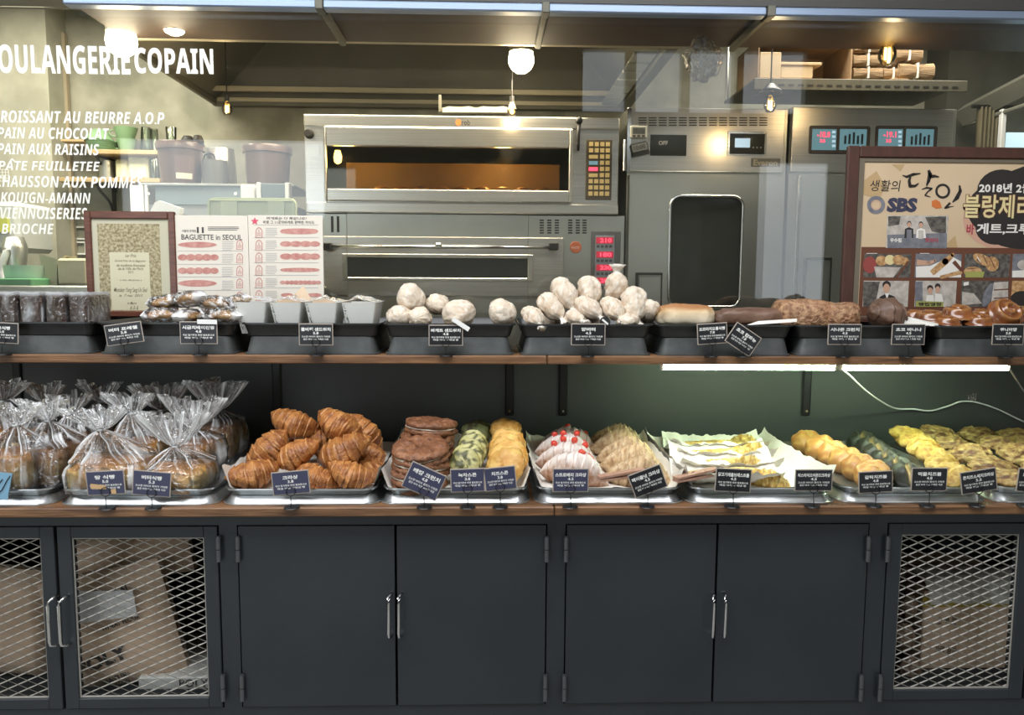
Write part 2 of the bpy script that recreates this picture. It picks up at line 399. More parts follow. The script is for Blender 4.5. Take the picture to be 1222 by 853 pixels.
# head of the glass: dark beam, rail, wooden soffit
zh0, zh1 = AZ(21, YP, 640), AZ(9, YP, 640)
mb = MB(); mb.box(XL, XR, YP-.05, YP+.1, zh1, 3.8); struct('trim_1', mb, M['header'])
mb = MB()
sof_x0 = at(82, 15, YP).x
mb.box(sof_x0, XR, YP+.03, 1.16, zh0+.03, zh0+.05); struct('trim_2', mb, M['soffit'])
# rail in its three lengths
rt = thing('window_rail', 'pale blue-grey metal rail running along the top of the glass', 'rail', ((0, YP-.05, zh0)))
for x0, x1 in ((80, 382), (387, 648), (653, 912), (917, 1240)):
    mb = MB(); a = at(x0, 12, YP-.03); b = at(x1, 12, YP-.03)
    mb.bbox(a.x, b.x, YP-.06, YP-.01, zh0, zh1-.004, 0, .005); part('rail_length', mb, M['rail'], rt)
for px in (385, 650, 914):
    mb = MB(); a = at(px, 12, YP).x
    mb.bbox(a-.014, a+.014, YP-.065, YP+.0, zh0-.004, zh1, 0, .003); mb.bbox(a-.012, a+.012, YP+.02, 1.14, zh0+.004, zh0+.03); part('bracket', mb, M['hood'], rt)
# glass and back panel
mb = MB(); mb.box(-2.9, 2.9, YP, YP+.008, ZUB, zh0+.01); g = struct('window_1', mb, M['glass'])
panel_bot = ZS
mb = MB(); mb.box(-2.9, 2.9, YP, YP+.02, .02, ZUB); struct('wall_counter_back', mb, M['panel'])
cf = thing('back_panel_frame', 'black seams and flat bars dividing the dark back panel of the lower shelf', 'frame', (0, YP-.02, ZS))
for px0, px1 in ((326, 336), (18, 28)):
    mb = MB(); mb.bbox(at(px0,470,YP).x, at(px1,470,YP).x, YP-.012, YP-.0005, ZS, ZUB); part('seam_strip', mb, M['blackm'], cf)
sb = MB(); 
# ------------------------------------------------------------------ shelves
def boards(name, label, z0, z1, y0, y1, joint):
    t = thing(name, label, 'shelf', (0, y0, z0)); xj = at(joint, 430, y0).x
    for a, b in ((-2.9, xj-.001), (xj+.001, 2.9)):
        mb = MB(); mb.bbox(a, b, y0, y1, z0, z1, 0, .003); part('board', mb, M['wood'], t)
    return t
boards('upper_shelf', 'brown wooden upper shelf carrying the black crates', ZUB, ZU, YU, YP-.001, 653)
boards('lower_shelf', 'brown wooden lower shelf carrying the metal pans', ZSB, ZS, 0., YP-.001, 664)
# shelf brackets
for k, (px, pos) in enumerate(((608, 'left of the two black shelf brackets behind the scones and berry croissants'), (672, 'black shelf bracket on the panel above the berry croissants, nearer the light strips'), (963, 'black shelf bracket hanging below the light strips on the green-lit panel'))):
    x = at(px, 470, YP-.01).x; z1 = ZUB; z0 = at(px, 496, YP-.01).z
    t = thing('shelf_bracket', pos, 'bracket', (x, YP-.01, z0), 'black flat shelf brackets')
    mb = MB(); mb.bbox(x-.016, x+.016, YP-.012, YP-.001, z0, z1, 0, .006); mb.bbox(x-.016, x+.016, YU+.08, YP-.012, z1-.010, z1, 0, .003); part('arm', mb, M['blackm'], t)
    mb = MB(); mb.lathe([(0,.004),(.004,.004),(.006,0)], n=10, T=Matrix.Translation((x, YP-.012, z0+.018)) @ Matrix.Rotation(R(90),4,'X')); part('screw', mb, M['chrome'], t)

# ------------------------------------------------------------------ cabinets
YD = .035
def dia_mesh(mb, x0, x1, z0, z1, Y, ph=.0545, pv=.0245, flip=False):
    """expanded metal: slanted flat strands clipped to the opening"""
    s = pv/ph*.98
    for fam in (1, -1):
        # lines z = z0 + fam*s*(x-x0) + k*pv
        span = s*(x1-x0); k0 = int(-span/pv)-2; k1 = int(((z1-z0)+span)/pv)+2
        for k in range(k0, k1):
            c = k*pv
            # param clip
            xa, xb = x0, x1
            if fam > 0: lo = (-c)/s; hi = ((z1-z0)-c)/s
            else: lo = (c-(z1-z0))/s; hi = c/s
            xa = max(x0, x0+lo); xb = min(x1, x0+hi)
            if xb-xa < .004: continue
            za = z0 + fam*s*(xa-x0)+c; zb = z0 + fam*s*(xb-x0)+c
            up = .0015; dy = .0011 if fam > 0 else -.0007
            y = Y + (.0012 if fam > 0 else -.0012)
            mb.add([(xa,y-dy,za-up),(xb,y-dy,zb-up),(xb,y+dy,zb+up),(xa,y+dy,za+up),
                    (xa,y-dy+.001,za-up-.0008),(xb,y-dy+.001,zb-up-.0008),(xb,y+dy+.001,zb+up-.0008),(xa,y+dy+.001,za+up-.0008)],
                   [(0,1,2,3),(7,6,5,4),(0,4,5,1),(2,6,7,3)], 0)
ztop = AZ(627, YD, 500); zbot = AZ(841.5, YD, 500)
def cabinet(label, xl, xr, doors):
    """doors: (px0, px1, kind, handle_px, hinge_px or None)"""
    x0 = at(xl, 700, YD).x if xl is not None else -2.6; x1 = at(xr, 700, YD).x if xr is not None else 2.6
    t = thing('cabinet', label, 'cabinet', ((x0+x1)/2, .4, 0), 'dark grey metal cabinets under the shelf')
    dd = []
    for d in doors: dd.append((at(d[0], 700, YD).x, at(d[1], 700, YD).x))
    lo = min(d[0] for d in dd); hi = max(d[1] for d in dd)
    mb = MB(); g_ = .002
    mb.box(x0, x1, YD+.004, YD+.03, ztop+g_, ZSB-.0005); mb.box(x0, x1, YD+.004, YD+.03, .0, zbot-g_)
    mb.box(x0, lo-g_, YD+.004, YD+.03, zbot-g_, ztop+g_); mb.box(hi+g_, x1, YD+.004, YD+.03, zbot-g_, ztop+g_)
    mb.box(x0, x1, YD+.03, YD+.05, 0, .3)
    part('face_frame', mb, M['cab'], t)
    mb = MB(); mb.box(x0, x0+.01, YD+.03, YP-.01, 0, ZSB-.0005); mb.box(x1-.01, x1, YD+.03, YP-.01, 0, ZSB-.0005); mb.box(x0+.01, x1-.01, YP-.03, YP-.01, 0, ZSB-.0005)
    mb.box(x0+.01, x1-.01, YD+.05, YP-.03, zbot-.02, zbot); part('carcass', mb, M['cabdark'], t)
    for (px0, px1, kind, hpx, hinge), (a, b) in zip(doors, dd):
        if kind == 'mesh':
            mb = MB(); o = (a+g_, b-g_, zbot, ztop); w_ = .040; i = (a+w_, b-w_, zbot+.030, ztop-.033)
            mb.frame(o, i, YD, YD+.03, 0, .0015); d = part('door', mb, M['cab'], t, 'door frame of welded angle filled with diamond mesh')
            mb = MB(); mb.frame((i[0]-.0, i[1]+.0, i[2], i[3]), (i[0]+.004, i[1]-.004, i[2]+.005, i[3]-.004), YD+.006, YD+.010, 0, .0005)
            dia_mesh(mb, i[0]+.001, i[1]-.001, i[2]+.002, i[3]-.002, YD+.012); part('wire_mesh', mb, M['wirechrome'], d, 'silver expanded metal mesh', kind='stuff')
        else:
            mb = MB(); mb.bbox(a+g_, b-g_, YD, YD+.02, zbot, ztop, 0, .0012); d = part('door', mb, M['cab'], t)
        # handle
        hx = at(hpx, 740, YD-.02).x; za = at(hpx, 715, YD-.025).z; zb = at(hpx, 772, YD-.025).z
        if kind != 'mesh': za, zb = at(hpx, 712, YD-.025).z, at(hpx, 762, YD-.025).z
        mb = MB(); off = .012 if kind=='mesh' else .006; sgn = -1
        pts = [(hx+off,YD+.002,za),(hx+off*.7,YD-.018,za),(hx,YD-.027,za-.006),(hx,YD-.03,za-.018),(hx,YD-.03,zb+.018),(hx,YD-.027,zb+.006),(hx+off*.7,YD-.018,zb),(hx+off,YD+.002,zb)]
        mb.tube(pts, .0042, 8); part('handle', mb, M['chrome'], d, 'chrome bow handle', smooth=True)
        if hinge:
            for (ya, yb) in ((641, 670), (806, 836)):
                z1_ = at(hinge, ya, YD-.01).z; z0_ = at(hinge, yb, YD-.01).z; x = at(hinge, 700, YD-.01).x
                mb = MB(); mb.tube([(x,YD-.009,z0_),(x,YD-.009,(z0_+z1_)/2-.001)], .0075, 10); mb.tube([(x,YD-.009,(z0_+z1_)/2+.001),(x,YD-.009,z1_)], .0075, 10)
                mb.tube([(x,YD-.009,z1_),(x,YD-.009,z1_+.003)], .0045, 8)
                part('hinge', mb, mat('hinge_steel', (.16,.17,.18), .3, .8), d, smooth=True, angle=40)
    return t
cabinet('dark grey cabinet with two diamond mesh doors, flour sacks inside, far left', None, 273.5, [(-140, 68, 'mesh', 60, None), (70, 262, 'mesh', 73, 262)])
cabinet('dark grey cabinet with two plain doors, left of centre', 273.5, 663.5, [(285, 472, 'solid', 464, 285), (473, 652, 'solid', 476, 652)])
cabinet('dark grey cabinet with two plain doors, right of centre', 663.5, 1045.5, [(675, 854, 'solid', 850, 675), (855, 1034, 'solid', 864, 1034)])
cabinet('dark grey cabinet with diamond mesh door, cartons inside, far right', 1045.5, None, [(1057, 1230, 'mesh', 1240, 1057), (1232, 1420, 'mesh', 1252, None)])

# contents of the mesh cabinets
def sack(cx, cy, Y, w_, h_, ang, label, texts, bulge=.05, name='flour_sack'):
    c = at(cx, cy, Y); t = thing(name, label, 'sack', c, 'paper sacks in the mesh cabinet')
    t.rotation_euler = (0, R(ang), 0)
    mb = MB(); rows = []
    for f, sg in ((0,-1),(1,1)):
        rows = []
        for i in range(13):
            r_ = []
            for j in range(11):
                u, v = j/10*2-1, i/12*2-1
                e = max(0,(1-abs(u)**4)*(1-abs(v)**6)); k = noise.noise(Vector((u*2,v*2,cx*.1)))*.02*e
                r_.append((u*w_/2, sg*(.012+bulge*e**.5)+k, v*h_/2))
            rows.append(r_)
        mb.grid(rows if sg<0 else [q[::-1] for q in rows])
    ORG[t] = Vector((0,0,0)); part('bag', mb, M['sack'], t, smooth=True)
    mt = mat('sack_ink', (.05,.045,.04), .7)
    for k, (s_, x, z, ww, hh, an) in enumerate(texts):
        mb = MB(); T = Vector((math.cos(R(an)),0,math.sin(R(an)))); U2 = Vector((-math.sin(R(an)),0,math.cos(R(an))))
        text_fit(mb, s_, Vector((x,-bulge-.022,z)), T, U2, ww, hh, bold=.04); part('printed_lettering', mb, mt, t)
    return t
sack(138, 748, .21, .37, .37, -13, 'large brown paper flour sack lying tilted behind the left mesh door', [('POLY', -.10, -.10, .16, .045, 9), ('NATUR', -.04, -.145, .08, .018, 9), ('DECLARATION', -.06, -.165, .10, .014, 9), ('POLYWAI', -.13, .085, .10, .024, 9), ('POLYWAI', -.0, .1, .11, .026, 9), ('FORTIFIED', .03,.055,.08,.016,6), ('WHEAT FLOUR', .0,.02,.12,.014,6)])
lp=at(128,722,.10); mb=MB(); mb.prism([(q_.x,q_.z) for q_ in (at(90,706,.125),at(158,704,.125),at(164,735,.125),at(92,744,.125))],.125,.127); solo('paper_slip', mb, mat('crumpled_white',(.62,.62,.60),.5,col2=(.5,.5,.5),nscale=25,bump=.8), 'torn white label stuck across the big flour sack', 'paper')
sack(150, 664, .33, .42, .16, -10, 'pale grey paper sack lying on top behind the big brown flour sack', [])
sack(25, 740, .26, .20, .34, 6, 'crumpled brown sack behind the far-left mesh door', [])
sack(-60, 760, .26, .24, .28, 0, 'brown sack outside the far-left edge', [])
def carton(name, label, x0, y0, x1, y1, Y, depth, matn='kraft', texts=(), stripe=None, cat='box'):
    r_ = rect(x0,y0,x1,y1,Y); t = thing(name, label, cat, ((r_[0]+r_[1])/2, Y+depth/2, r_[2]))
    mb = MB(); mb.bbox(r_[0], r_[1], Y, Y+depth, r_[2], r_[3], 0, .004); part('carton_body', mb, M[matn], t)
    if stripe:
        for (a,b) in stripe: 
            mb = MB(); q = rect(x0+1, a, x1-1, b, Y-.001); mb.box(q[0],q[1],Y-.0012,Y-.0004,q[2],q[3]); part('colour_band', mb, mat('mustard_print', (.42,.30,.04), .6), t)
    for s_, a,b,c,d in texts:
        mb = MB(); text_px(mb, s_, a,b,c,d, Y-.002, bold=.01); part('printed_lettering', mb, mat('box_ink', (.05,.045,.04), .7), t)
    return t
carton('white_carton', 'white carton with mustard band, lower right behind the left mesh door', 165, 808, 252, 840, .14, .3, 'whitebox', [('POLY', 214, 798+12, 248, 820)], [(828, 838)])
carton('dark_carton', 'dark low box under the brown flour sack', 96, 818, 160, 840, .16, .3, 'cabdark')
carton('storage_carton', 'big brown carton with mustard bands behind the right mesh door', 1100, 705, 1225, 826, .22, .35, 'sack', [('소 맥 분', 1118, 735, 1142, 746), ('강력 일등', 1115, 770, 1142, 780), ('20KG', 1118, 800, 1140, 810)], [(712, 724), (806, 820)])
mb = MB(); c = at(1165, 692, .3)
rows = []
for i in range(12):
    a = i/11*math.pi
    rows.append([(at(1090+150*j/16, 690, .3).x, .3+.10*math.cos(a)+.02*noise.noise(Vector((j*.5,i*.4,1))), at(1165, 706, .3).z+ (.075+.02*noise.noise(Vector((j*.4,i*.6,3))))*math.sin(a)+.002) for j in range(17)])
mb.grid(rows, tints=[[(.3+.5*max(0,noise.noise(Vector((i*.9,j*1.3,2)))),0) for j in range(17)] for i in range(12)])
solo('plastic_bag', mb, [mat('milky_plastic', (.55,.52,.47), .25, col2=(.7,.68,.62), nscale=20, bump=.9, bscale=30)], 'crumpled milky plastic bag lying on the brown carton', 'bag', smooth=True)
for k, (cx, cy, rr, lab) in enumerate(((1078,760,.032,'clear bag of brown nuts left of the big carton'), (1085,800,.034,'clear bag at the bottom left behind the right mesh door'), (1084,722,.026,'small clear bag of scoops hanging left behind the right mesh door'))):
    mb = MB(); c = at(cx, cy, .2); rows = []
    for i in range(13):
        v = i/12*math.pi; rows.append([(c.x+rr*1.1*math.sin(v)*math.cos(j*2*math.pi/18)*(1+.25*noise.noise(Vector((i*.8,j*.9,k)))), c.y+rr*math.sin(v)*math.sin(j*2*math.pi/18), c.z-rr*1.5*math.cos(v)) for j in range(18)])
    mb.grid(rows, wrap=True); solo('ingredient_bag', mb, mat('bag_of_nuts', (.14,.085,.05), .2, col2=(.34,.25,.18), nscale=40, bump=1, bscale=60, coat=.5), lab, 'bag', smooth=True)

# ------------------------------------------------------------------ lower pans
PANW, PANL, PH = .425, .64, .023
def pan_mb(invert=False, w_=PANW, l_=PANL):
    mb = MB(); z = lambda q: (PH-q) if invert else q
    r0 = .035
    secs = [(w_-.050,l_-.050,r0-.01,0.001),(w_-.042,l_-.042,r0-.006,0.0),(w_-.034,l_-.034,r0-.002,.002),(w_-.014,l_-.014,r0+.006,PH-.003),(w_-.006,l_-.006,r0+.008,PH-.001),(w_-.001,l_-.001,r0+.01,PH-.0005),
            (w_,l_,r0+.01,PH-.003),(w_-.001,l_-.001,r0+.01,PH-.0055),(w_-.004,l_-.004,r0+.008,PH-.006)]
    # outer skin then inner skin
    inn = [(w_-.006,l_-.006,r0+.008,PH+.0003),(w_-.012,l_-.012,r0+.005,PH-.001),(w_-.036,l_-.036,r0-.004,.003),(w_-.044,l_-.044,r0-.008,.002)]
    ous = [(a,b,c,z(d)) for a,b,c,d in secs[1:]]
    mb.rloft(ous, caps=(True, False), n=6)
    mb.rloft([(a,b,c,z(d)) for a,b,c,d in inn], caps=(False, True), n=6)
    return mb
pan_up = pan_mb().mesh('sheet_pan', M['alu'], True, angle=50); pan_dn = pan_mb(True).mesh('sheet_pan_inverted', M['alu'], True, angle=50)
stations = [(-133, 60, 'loaves bagged at the far left'), (66, 257, 'tall bagged loaves behind the first two readable tags'), (262, 452, 'plain croissant pile'), (453, 634, 'cocoa rounds and scones'), (638, 818, 'berry and almond croissants'), (820, 1001, 'paper-wrapped breads'), (1004, 1184, 'garlic and squid-ink buns'), (1188, 1370, 'nut-topped breads at the far right')]
PANX = []
YPAN = .02
for k, (a, b, what) in enumerate(stations):
    xa, xb = at(a, 598, YPAN).x, at(b, 598, YPAN).x; x = (xa+xb)/2; s = (xb-xa)/PANW; PANX.append((x, xb-xa))
    dy = rnd.uniform(0,.006)
    place(pan_dn, 'sheet_pan', (x+rnd.uniform(-.003,.003), YPAN+PANL/2+dy, ZS), s=(s*1.01,1,1), label='upturned aluminium pan beneath the pan of '+what, cat='baking tray', group='upturned pans on the lower shelf')
    place(pan_up, 'sheet_pan', (x, YPAN+PANL/2+dy+.003, ZS+PH+.0005), (0,0,rnd.uniform(-.3,.3)), (s*.97,1,1), label='aluminium pan holding the '+what, cat='baking tray', group='pans of bread on the lower shelf')
ZT = ZS+PH+.004    # floor of the upper pans

# parchment liners that stand up past the rim
def liner(k, m='parch', side=.05, back=.045, front=.012, peak=.02, seed=1, name='parchment_liner', label='', lside=None):
    x, w_ = PANX[k]; w_ *= .97; rows = []; nx, ny = 40, 34
    lside = side if lside is None else lside
    for i in range(ny):
        v = i/(ny-1); r_ = []
        for j in range(nx):
            u = j/(nx-1)*2-1
            s = max(0, (abs(u)-.86)/.14); hs = (side if u>0 else lside)*s**1.2; xx = x+ (w_/2-.022)*min(1,abs(u)/.86)*math.copysign(1,u) + math.copysign(1,u)*s*.028
            sb_ = max(0, (v-.93)/.07); sf = max(0, (.05-v)/.05)
            yy = YPAN+.012+ (PANL-.05)*v + .012*(1-v)
            z = ZT+.0012 + max(hs, back*sb_, front*sf)
            z += peak*s*(abs(2*v-1)**6) + (.008*noise.noise(Vector((u*3,v*9,seed)))+.006*noise.noise(Vector((u*7,v*17,seed)))) * (max(s,sb_,sf)) + .0012*abs(noise.noise(Vector((u*5,v*5,seed))))
            xx += .006*noise.noise(Vector((v*8,u,seed+4)))*s
            r_.append((xx, yy, z))
        rows.append(r_)
    mb = MB(); mb.grid(rows); return solo(name, mb, M[m], label, 'paper', 'parchment liners in the pans', smooth=True)
liner(2, 'parch', side=.060, back=.025, seed=1, label='cream parchment under the plain croissant pile', lside=.060)
liner(3, 'parch', side=.055, back=.05, seed=2, label='white parchment around the cocoa rounds and scones')
liner(4, 'parch', side=.050, back=.045, seed=3, label='white parchment under the berry and almond croissants')
liner(5, 'parch', side=.060, back=.045, seed=4, label='greenish white parchment rising around the wrapped breads')

# ------------------------------------------------------------------ upper crates
def crate_mb(w_, l_, h_, inv):
    mb = MB(); z = lambda q: (h_-q) if inv else q
    mb.rloft([(w_-.042,l_-.042,.02,z(0)),(w_-.036,l_-.036,.022,z(.002)),(w_-.014,l_-.014,.026,z(h_-.005)),(w_-.0,l_,.03,z(h_-.005)),(w_,l_,.03,z(h_)),(w_-.008,l_-.008,.027,z(h_)),(w_-.020,l_-.020,.022,z(h_-.008)),(w_-.044,l_-.044,.016,z(.004))], caps=(True,True), n=5)
    return mb
zc2 = AZ(402.5, YU+.02); zc3 = AZ(386.5, YU+.02)
CH1, CH2 = zc2-ZU, zc3-zc2
crates = [(-62, 111, 'bagged brown cakes, far left'), (113, 281, 'small bagged buns'), (286, 454, 'white lunch boxes'), (456, 616, 'round paper-wrapped rolls'), (619, 781, 'heaped paper-wrapped rolls'), (784, 950, 'flat pale bread and dark bread'), (950, 1113, 'crumble-topped loaves'), (1116, 1285, 'caramel-glazed pastries, far right')]
CRX = []
CL = .40
for k, (a, b, what) in enumerate(crates):
    xa, xb = at(a, 390, YU+.02).x, at(b, 390, YU+.02).x; x = (xa+xb)/2; W_ = xb-xa; CRX.append((x, W_))
    lo = crate_mb(W_-.014, CL, CH1, True); hi = crate_mb(W_, CL, CH2, False)
    for nm, mbx, z, mm, lab, grp in (('bread_crate', lo, ZU, 'crate2', 'upturned worn black crate supporting the crate of ', 'upturned crates on the upper shelf'), ('bread_crate', hi, ZU+CH1, 'black', 'black plastic crate holding ', 'black crates of bread on the upper shelf')):
        me = mbx.mesh(nm, M[mm], True, angle=35); place(me, nm, (x, YU+.015+CL/2, z+.0004), label=lab+what, cat='crate', group=grp)
ZC = ZU+CH1+.006   # floor of the top crates
ZCR = ZU+CH1+CH2   # their rim
# ------------------------------------------------------------------ pastry shapes
def nz(x, y, z, s, f, seed=0): return noise.noise(Vector((x*f+seed*7.3, y*f+seed*3.1, z*f-seed)))*s
def blob(rx, ry, rz, n1=.08, f1=18, seed=0, nu=28, nv=18, flat=.55, p=2.0, tintf=None, n2=0, f2=60, taper=0, bend=0):
    """lumpy bread body resting on z=0: superellipsoid whose underside is flattened"""
    mb = MB(); rows = []; T = []
    for i in range(nv+1):
        ph = -math.pi/2 + math.pi*i/nv; r_ = []; t_ = []
        for j in range(nu):
            th = 2*math.pi*j/nu
            c, s = math.cos(th), math.sin(th); q = abs(math.cos(ph))**(2/p)
            ux = math.copysign(abs(c)**(2/p), c)*q; uy = math.copysign(abs(s)**(2/p), s)*q; uz = math.copysign(abs(math.sin(ph))**(2/p), math.sin(ph))
            if uz < 0: uz *= flat
            k = 1 + nz(ux*rx, uy*ry, uz*rz, n1*2, f1, seed) + (nz(ux*rx, uy*ry, uz*rz, n2*2, f2, seed+3) if n2 else 0)
            x, y, z = ux*rx*k, uy*ry*k, uz*rz*k
            y *= 1 - taper*(x/rx)**2 if taper else 1
            y += bend*(x/rx)**2 if bend else 0
            z = max(z + rz*flat, 0.0005)
            r_.append((x,y,z)); t_.append(tintf(ux,uy,uz,k) if tintf else (max(0,(k-1)*4),0))
        rows.append(r_); T.append(t_)
    mb.grid(rows, wrap=True, tints=T); return mb
def croissant(L=.155, rad=.034, segs=7, curve=.035, seed=0, nu=72, nv=22, toptint=None, flat=.8, lay=3):
    mb = MB(); rows = []; T = []
    for i in range(nu+1):
        u = i/nu; s = u*2-1
        env = max(0., 1-abs(s)**1.75)**.80 + .16*max(0,1-abs(s)**8)
        # shingled coils that step down from the middle towards both tips
        q = (abs(s)*segs/2 + .5*(seed%2)*.3); fr = q-math.floor(q)
        step = 1 + .13*(1-fr)**1.0 - .06
        fine = (fr*lay)%1.0
        x = s*L/2; off = curve*(s*s); r_ = []; t_ = []
        for j in range(nv):
            th = 2*math.pi*j/nv
            lean = .22*math.sin(th*1)*.15
            q2 = (abs(s)**.85+.06*math.cos(th)+.03*noise.noise(Vector((math.cos(th)*1.5,math.sin(th)*1.5,seed+s)))) * segs/2; fr2 = q2-math.floor(q2); step = 1 + .17*(1-fr2)**.8 - .07; fine = (fr2*lay)%1
            k = rad*1.12*max(.10,env)*step*(1+nz(s, math.cos(th), math.sin(th), .16, 2.2, seed))*(1+.012*(1-fine))
            y = math.cos(th)*k*1.02; z = math.sin(th)*k*flat
            r_.append((x, y+off, z+nz(s*2,0,0,.004,1,seed)))
            pale = (.55 if (fr2 < .10) else .0) + (.42 if fine < .25 else 0)
            t = [max(0,min(1,pale*(.6+nz(s*5,math.cos(th)*2,math.sin(th)*2,1.6,1,seed)))), 0]
            if toptint: t = toptint(s, math.cos(th), math.sin(th), fr2, t)
            t_.append(tuple(t))
        rows.append(r_); T.append(t_)
    mb.grid(rows, wrap=True, caps=True, tints=T); return mb
def smooth_mesh(mb, name, m): return mb.mesh(name, m, True)

# plain croissants --------------------------------------------------
CM = [smooth_mesh(croissant(seed=k, segs=6+k%3, rad=.036+.002*(k%2), curve=.02+.01*(k%3)), 'croissant', M['crois']) for k in range(4)]
def px3(cx, cy, Y): return at(cx, cy, Y)
cro = [(303,566,.085,(12,-8,25),1.0,'plain croissant at the front left corner of the pile, beside the bagged loaf',0),
 (376,573,.10,(10,18,-12),1.0,'plain croissant at the front of the pile, half hidden by its tag',1),
 (419,568,.08,(15,20,10),.95,'plain croissant at the front right of the pile, pale curled end to its left',2),
 (320,538,.17,(20,-42,20),1.0,'plain croissant leaning down left, above the front left one',3),
 (352,543,.15,(12,-27,-5),1.0,'plain croissant in the middle of the pile, directly above the tag',0),
 (409,540,.15,(5,-24,0),1.15,'broad plain croissant right of the pile centre, tip pointing down left',1),
 (351,507,.25,(0,20,0),1.12,'plain croissant topmost left on the pile',2),
 (404,508,.24,(-10,28,-15),1.1,'plain croissant topmost right on the pile, with pale edge',3),
 (437,517,.34,(0,50,10),1.0,'plain croissant behind and right of the topmost right one',0),
 (385,525,.28,(0,10,30),.9,'plain croissant mostly hidden in the middle between the two topmost',1),
 (441,544,.26,(0,40,60),1.0,'plain croissant low at the right rear of the pile',2),
 (437,565,.19,(0,-12,40),.95,'plain croissant at the right edge of the pile beside the parchment',3),
 (345,532,.36,(0,0,10),1.1,'plain croissant buried at the back left of the pile',0),
 (395,535,.42,(0,0,-10),1.1,'plain croissant buried at the back right of the pile',2)]
for cx, cy, Y, rot, s, lab, k in cro:
    place(CM[k], 'croissant', px3(cx,cy,Y), rot, s, lab, 'croissant', 'plain croissants in the pile')

# cocoa cream rounds ---------------------------------------------
def cocoa_round(seed, parent_label, loc, rot, s):
    t = thing('cocoa_round', parent_label, 'pastry', (0,0,0), 'cream-filled cocoa rounds')
    for nm, z0, sg in (('bottom_half', 0, 1), ('top_half', .019, 1)):
        mb = MB(); rows = []; T = []
        for i in range(12):
            a = i/11; r_ = []; t_ = []
            prof = [(0,0),(.80,0),(.95,.003),(1.0,.009),(.97,.015),(.86,.019),(.7,.0195),(.5,.018),(.32,.016),(.2,.014),(.08,.0135),(0,.0133)][i]
            for j in range(44):
                th = 2*math.pi*j/44; k = 1+nz(math.cos(th),math.sin(th),z0*9,.10,1.3,seed)+nz(math.cos(th),math.sin(th),z0*9,.05,5,seed)
                zz = prof[1]*(1+nz(math.cos(th)*prof[0],math.sin(th)*prof[0],0,.5,3,seed)+nz(math.cos(th)*prof[0],math.sin(th)*prof[0],0,.3,8,seed)*(prof[1]>.01))
                r_.append((.058*prof[0]*k*math.cos(th), .058*prof[0]*k*math.sin(th), z0+zz)); t_.append((max(0,nz(prof[0]*math.cos(th),prof[0]*math.sin(th),1,1.6,6,seed)),0))
            rows.append(r_); T.append(t_)
        mb.grid(rows, wrap=True, tints=T); part(nm, mb, M['choc'], t, smooth=True)
    mb = MB(); mb.lathe([(0,.0165),(.050,.0165),(.0555,.019),(.050,.022),(0,.022)], n=28); part('cream_filling', mb, M['cream'], t, 'white cream filling', smooth=True)
    t.location = loc; t.rotation_euler = [R(a) for a in rot]; t.scale = (s,s,s); return t
cr0 = cocoa_round(1, 'x', (0,0,0), (0,0,0), 1); cr1 = cocoa_round(5, 'x', (0,0,0), (0,0,0), 1)
crl = [(499,590,.12,(4,0,10),'bottom of the front stack'),(499,577,.12,(4,2,60),'second from the bottom in the front stack'),(501,563,.125,(6,-2,120),'third from the bottom in the front stack'),(502,546,.13,(14,-3,0),'top of the front stack with a bright cream line'),
       (512,566,.30,(3,0,30),'lower rear, behind the front stack'),(512,550,.30,(3,0,70),'middle of the rear stack'),(509,533,.28,(6,2,10),'second from the top of the heap'),(513,517,.30,(4,2,90),'topmost of all, cream showing on both sides')]
for k, (cx,cy,Y,rot,pos) in enumerate(crl):
    dup((cr0,cr1)[k%2], px3(cx,cy,Y), rot, (1.42,1.42,1.12), 'cocoa cream round, '+pos)
for c_ in (cr0, cr1):
    for q in list(c_.children): bpy.data.objects.remove(q)
    bpy.data.objects.remove(c_)

# scones --------------------------------------------------------
ORD = ['front', 'second from the front', 'third from the front', 'fourth from the front', 'fifth from the front', 'sixth from the front', 'seventh from the front', 'eighth from the front']
def row(me, name, a, b, n, rot, s, lab, cat, group, jit=.003, rj=5, minz=.004):
    A, B = Vector(a), Vector(b); out = []
    for i in range(n):
        p = A.lerp(B, i/max(1,n-1)) + Vector([rnd.uniform(-jit,jit) for _ in range(3)]); p.z = max(p.z, ZT+minz)
        m_ = me[i % len(me)] if isinstance(me, list) else me
        pos = ORD[i] if i < n-1 else 'rearmost'
        if n == 1: pos = ''
        out.append(place(m_, name, p, (rot[0]+rnd.uniform(-rj,rj), rot[1]+rnd.uniform(-rj,rj), rot[2]+rnd.uniform(-rj*3,rj*3)), s*rnd.uniform(.96,1.04), lab.replace('#', pos), cat, group))
    return out
def spot(th): return lambda ux,uy,uz,k: (1.0 if noise.noise(Vector((ux*2.6,uy*2.6,uz*2.6+th)))>.12 else 0, 0)
sc_m = [smooth_mesh(blob(.042,.042,.020,.10,40,k,30,16,.9,2.3,spot(k),.05,130), 'matcha_scone', M['matcha']) for k in range(2)]
sc_d = smooth_mesh(blob(.042,.042,.020,.10,40,4,30,16,.9,2.3,spot(3),.05,130), 'dark_matcha_scone', M['matchad'])
sc_c = [smooth_mesh(blob(.047,.047,.024,.09,36,k+8,30,16,.9,2.2,None,.06,120), 'cheese_scone', M['cheese']) for k in range(2)]
row(sc_m, 'matcha_scone', px3(557,556,.16), px3(565,533,.36), 5, (58,0,0), 1.12, '# pale green scone in the leaning row behind its tag', 'scone', 'green scones', minz=.040)
row(sc_d, 'matcha_scone', px3(566,522,.46), px3(569,520,.54), 2, (40,0,0), 1.12, '# dark olive scone at the back end of the green scone row', 'scone', 'dark olive scones')
row(sc_c, 'cheese_scone', px3(606,560,.13), px3(606,535,.40), 6, (60,0,-8), 1.2, '# orange-yellow scone in the leaning row by the parchment edge', 'scone', 'yellow scones', minz=.048)
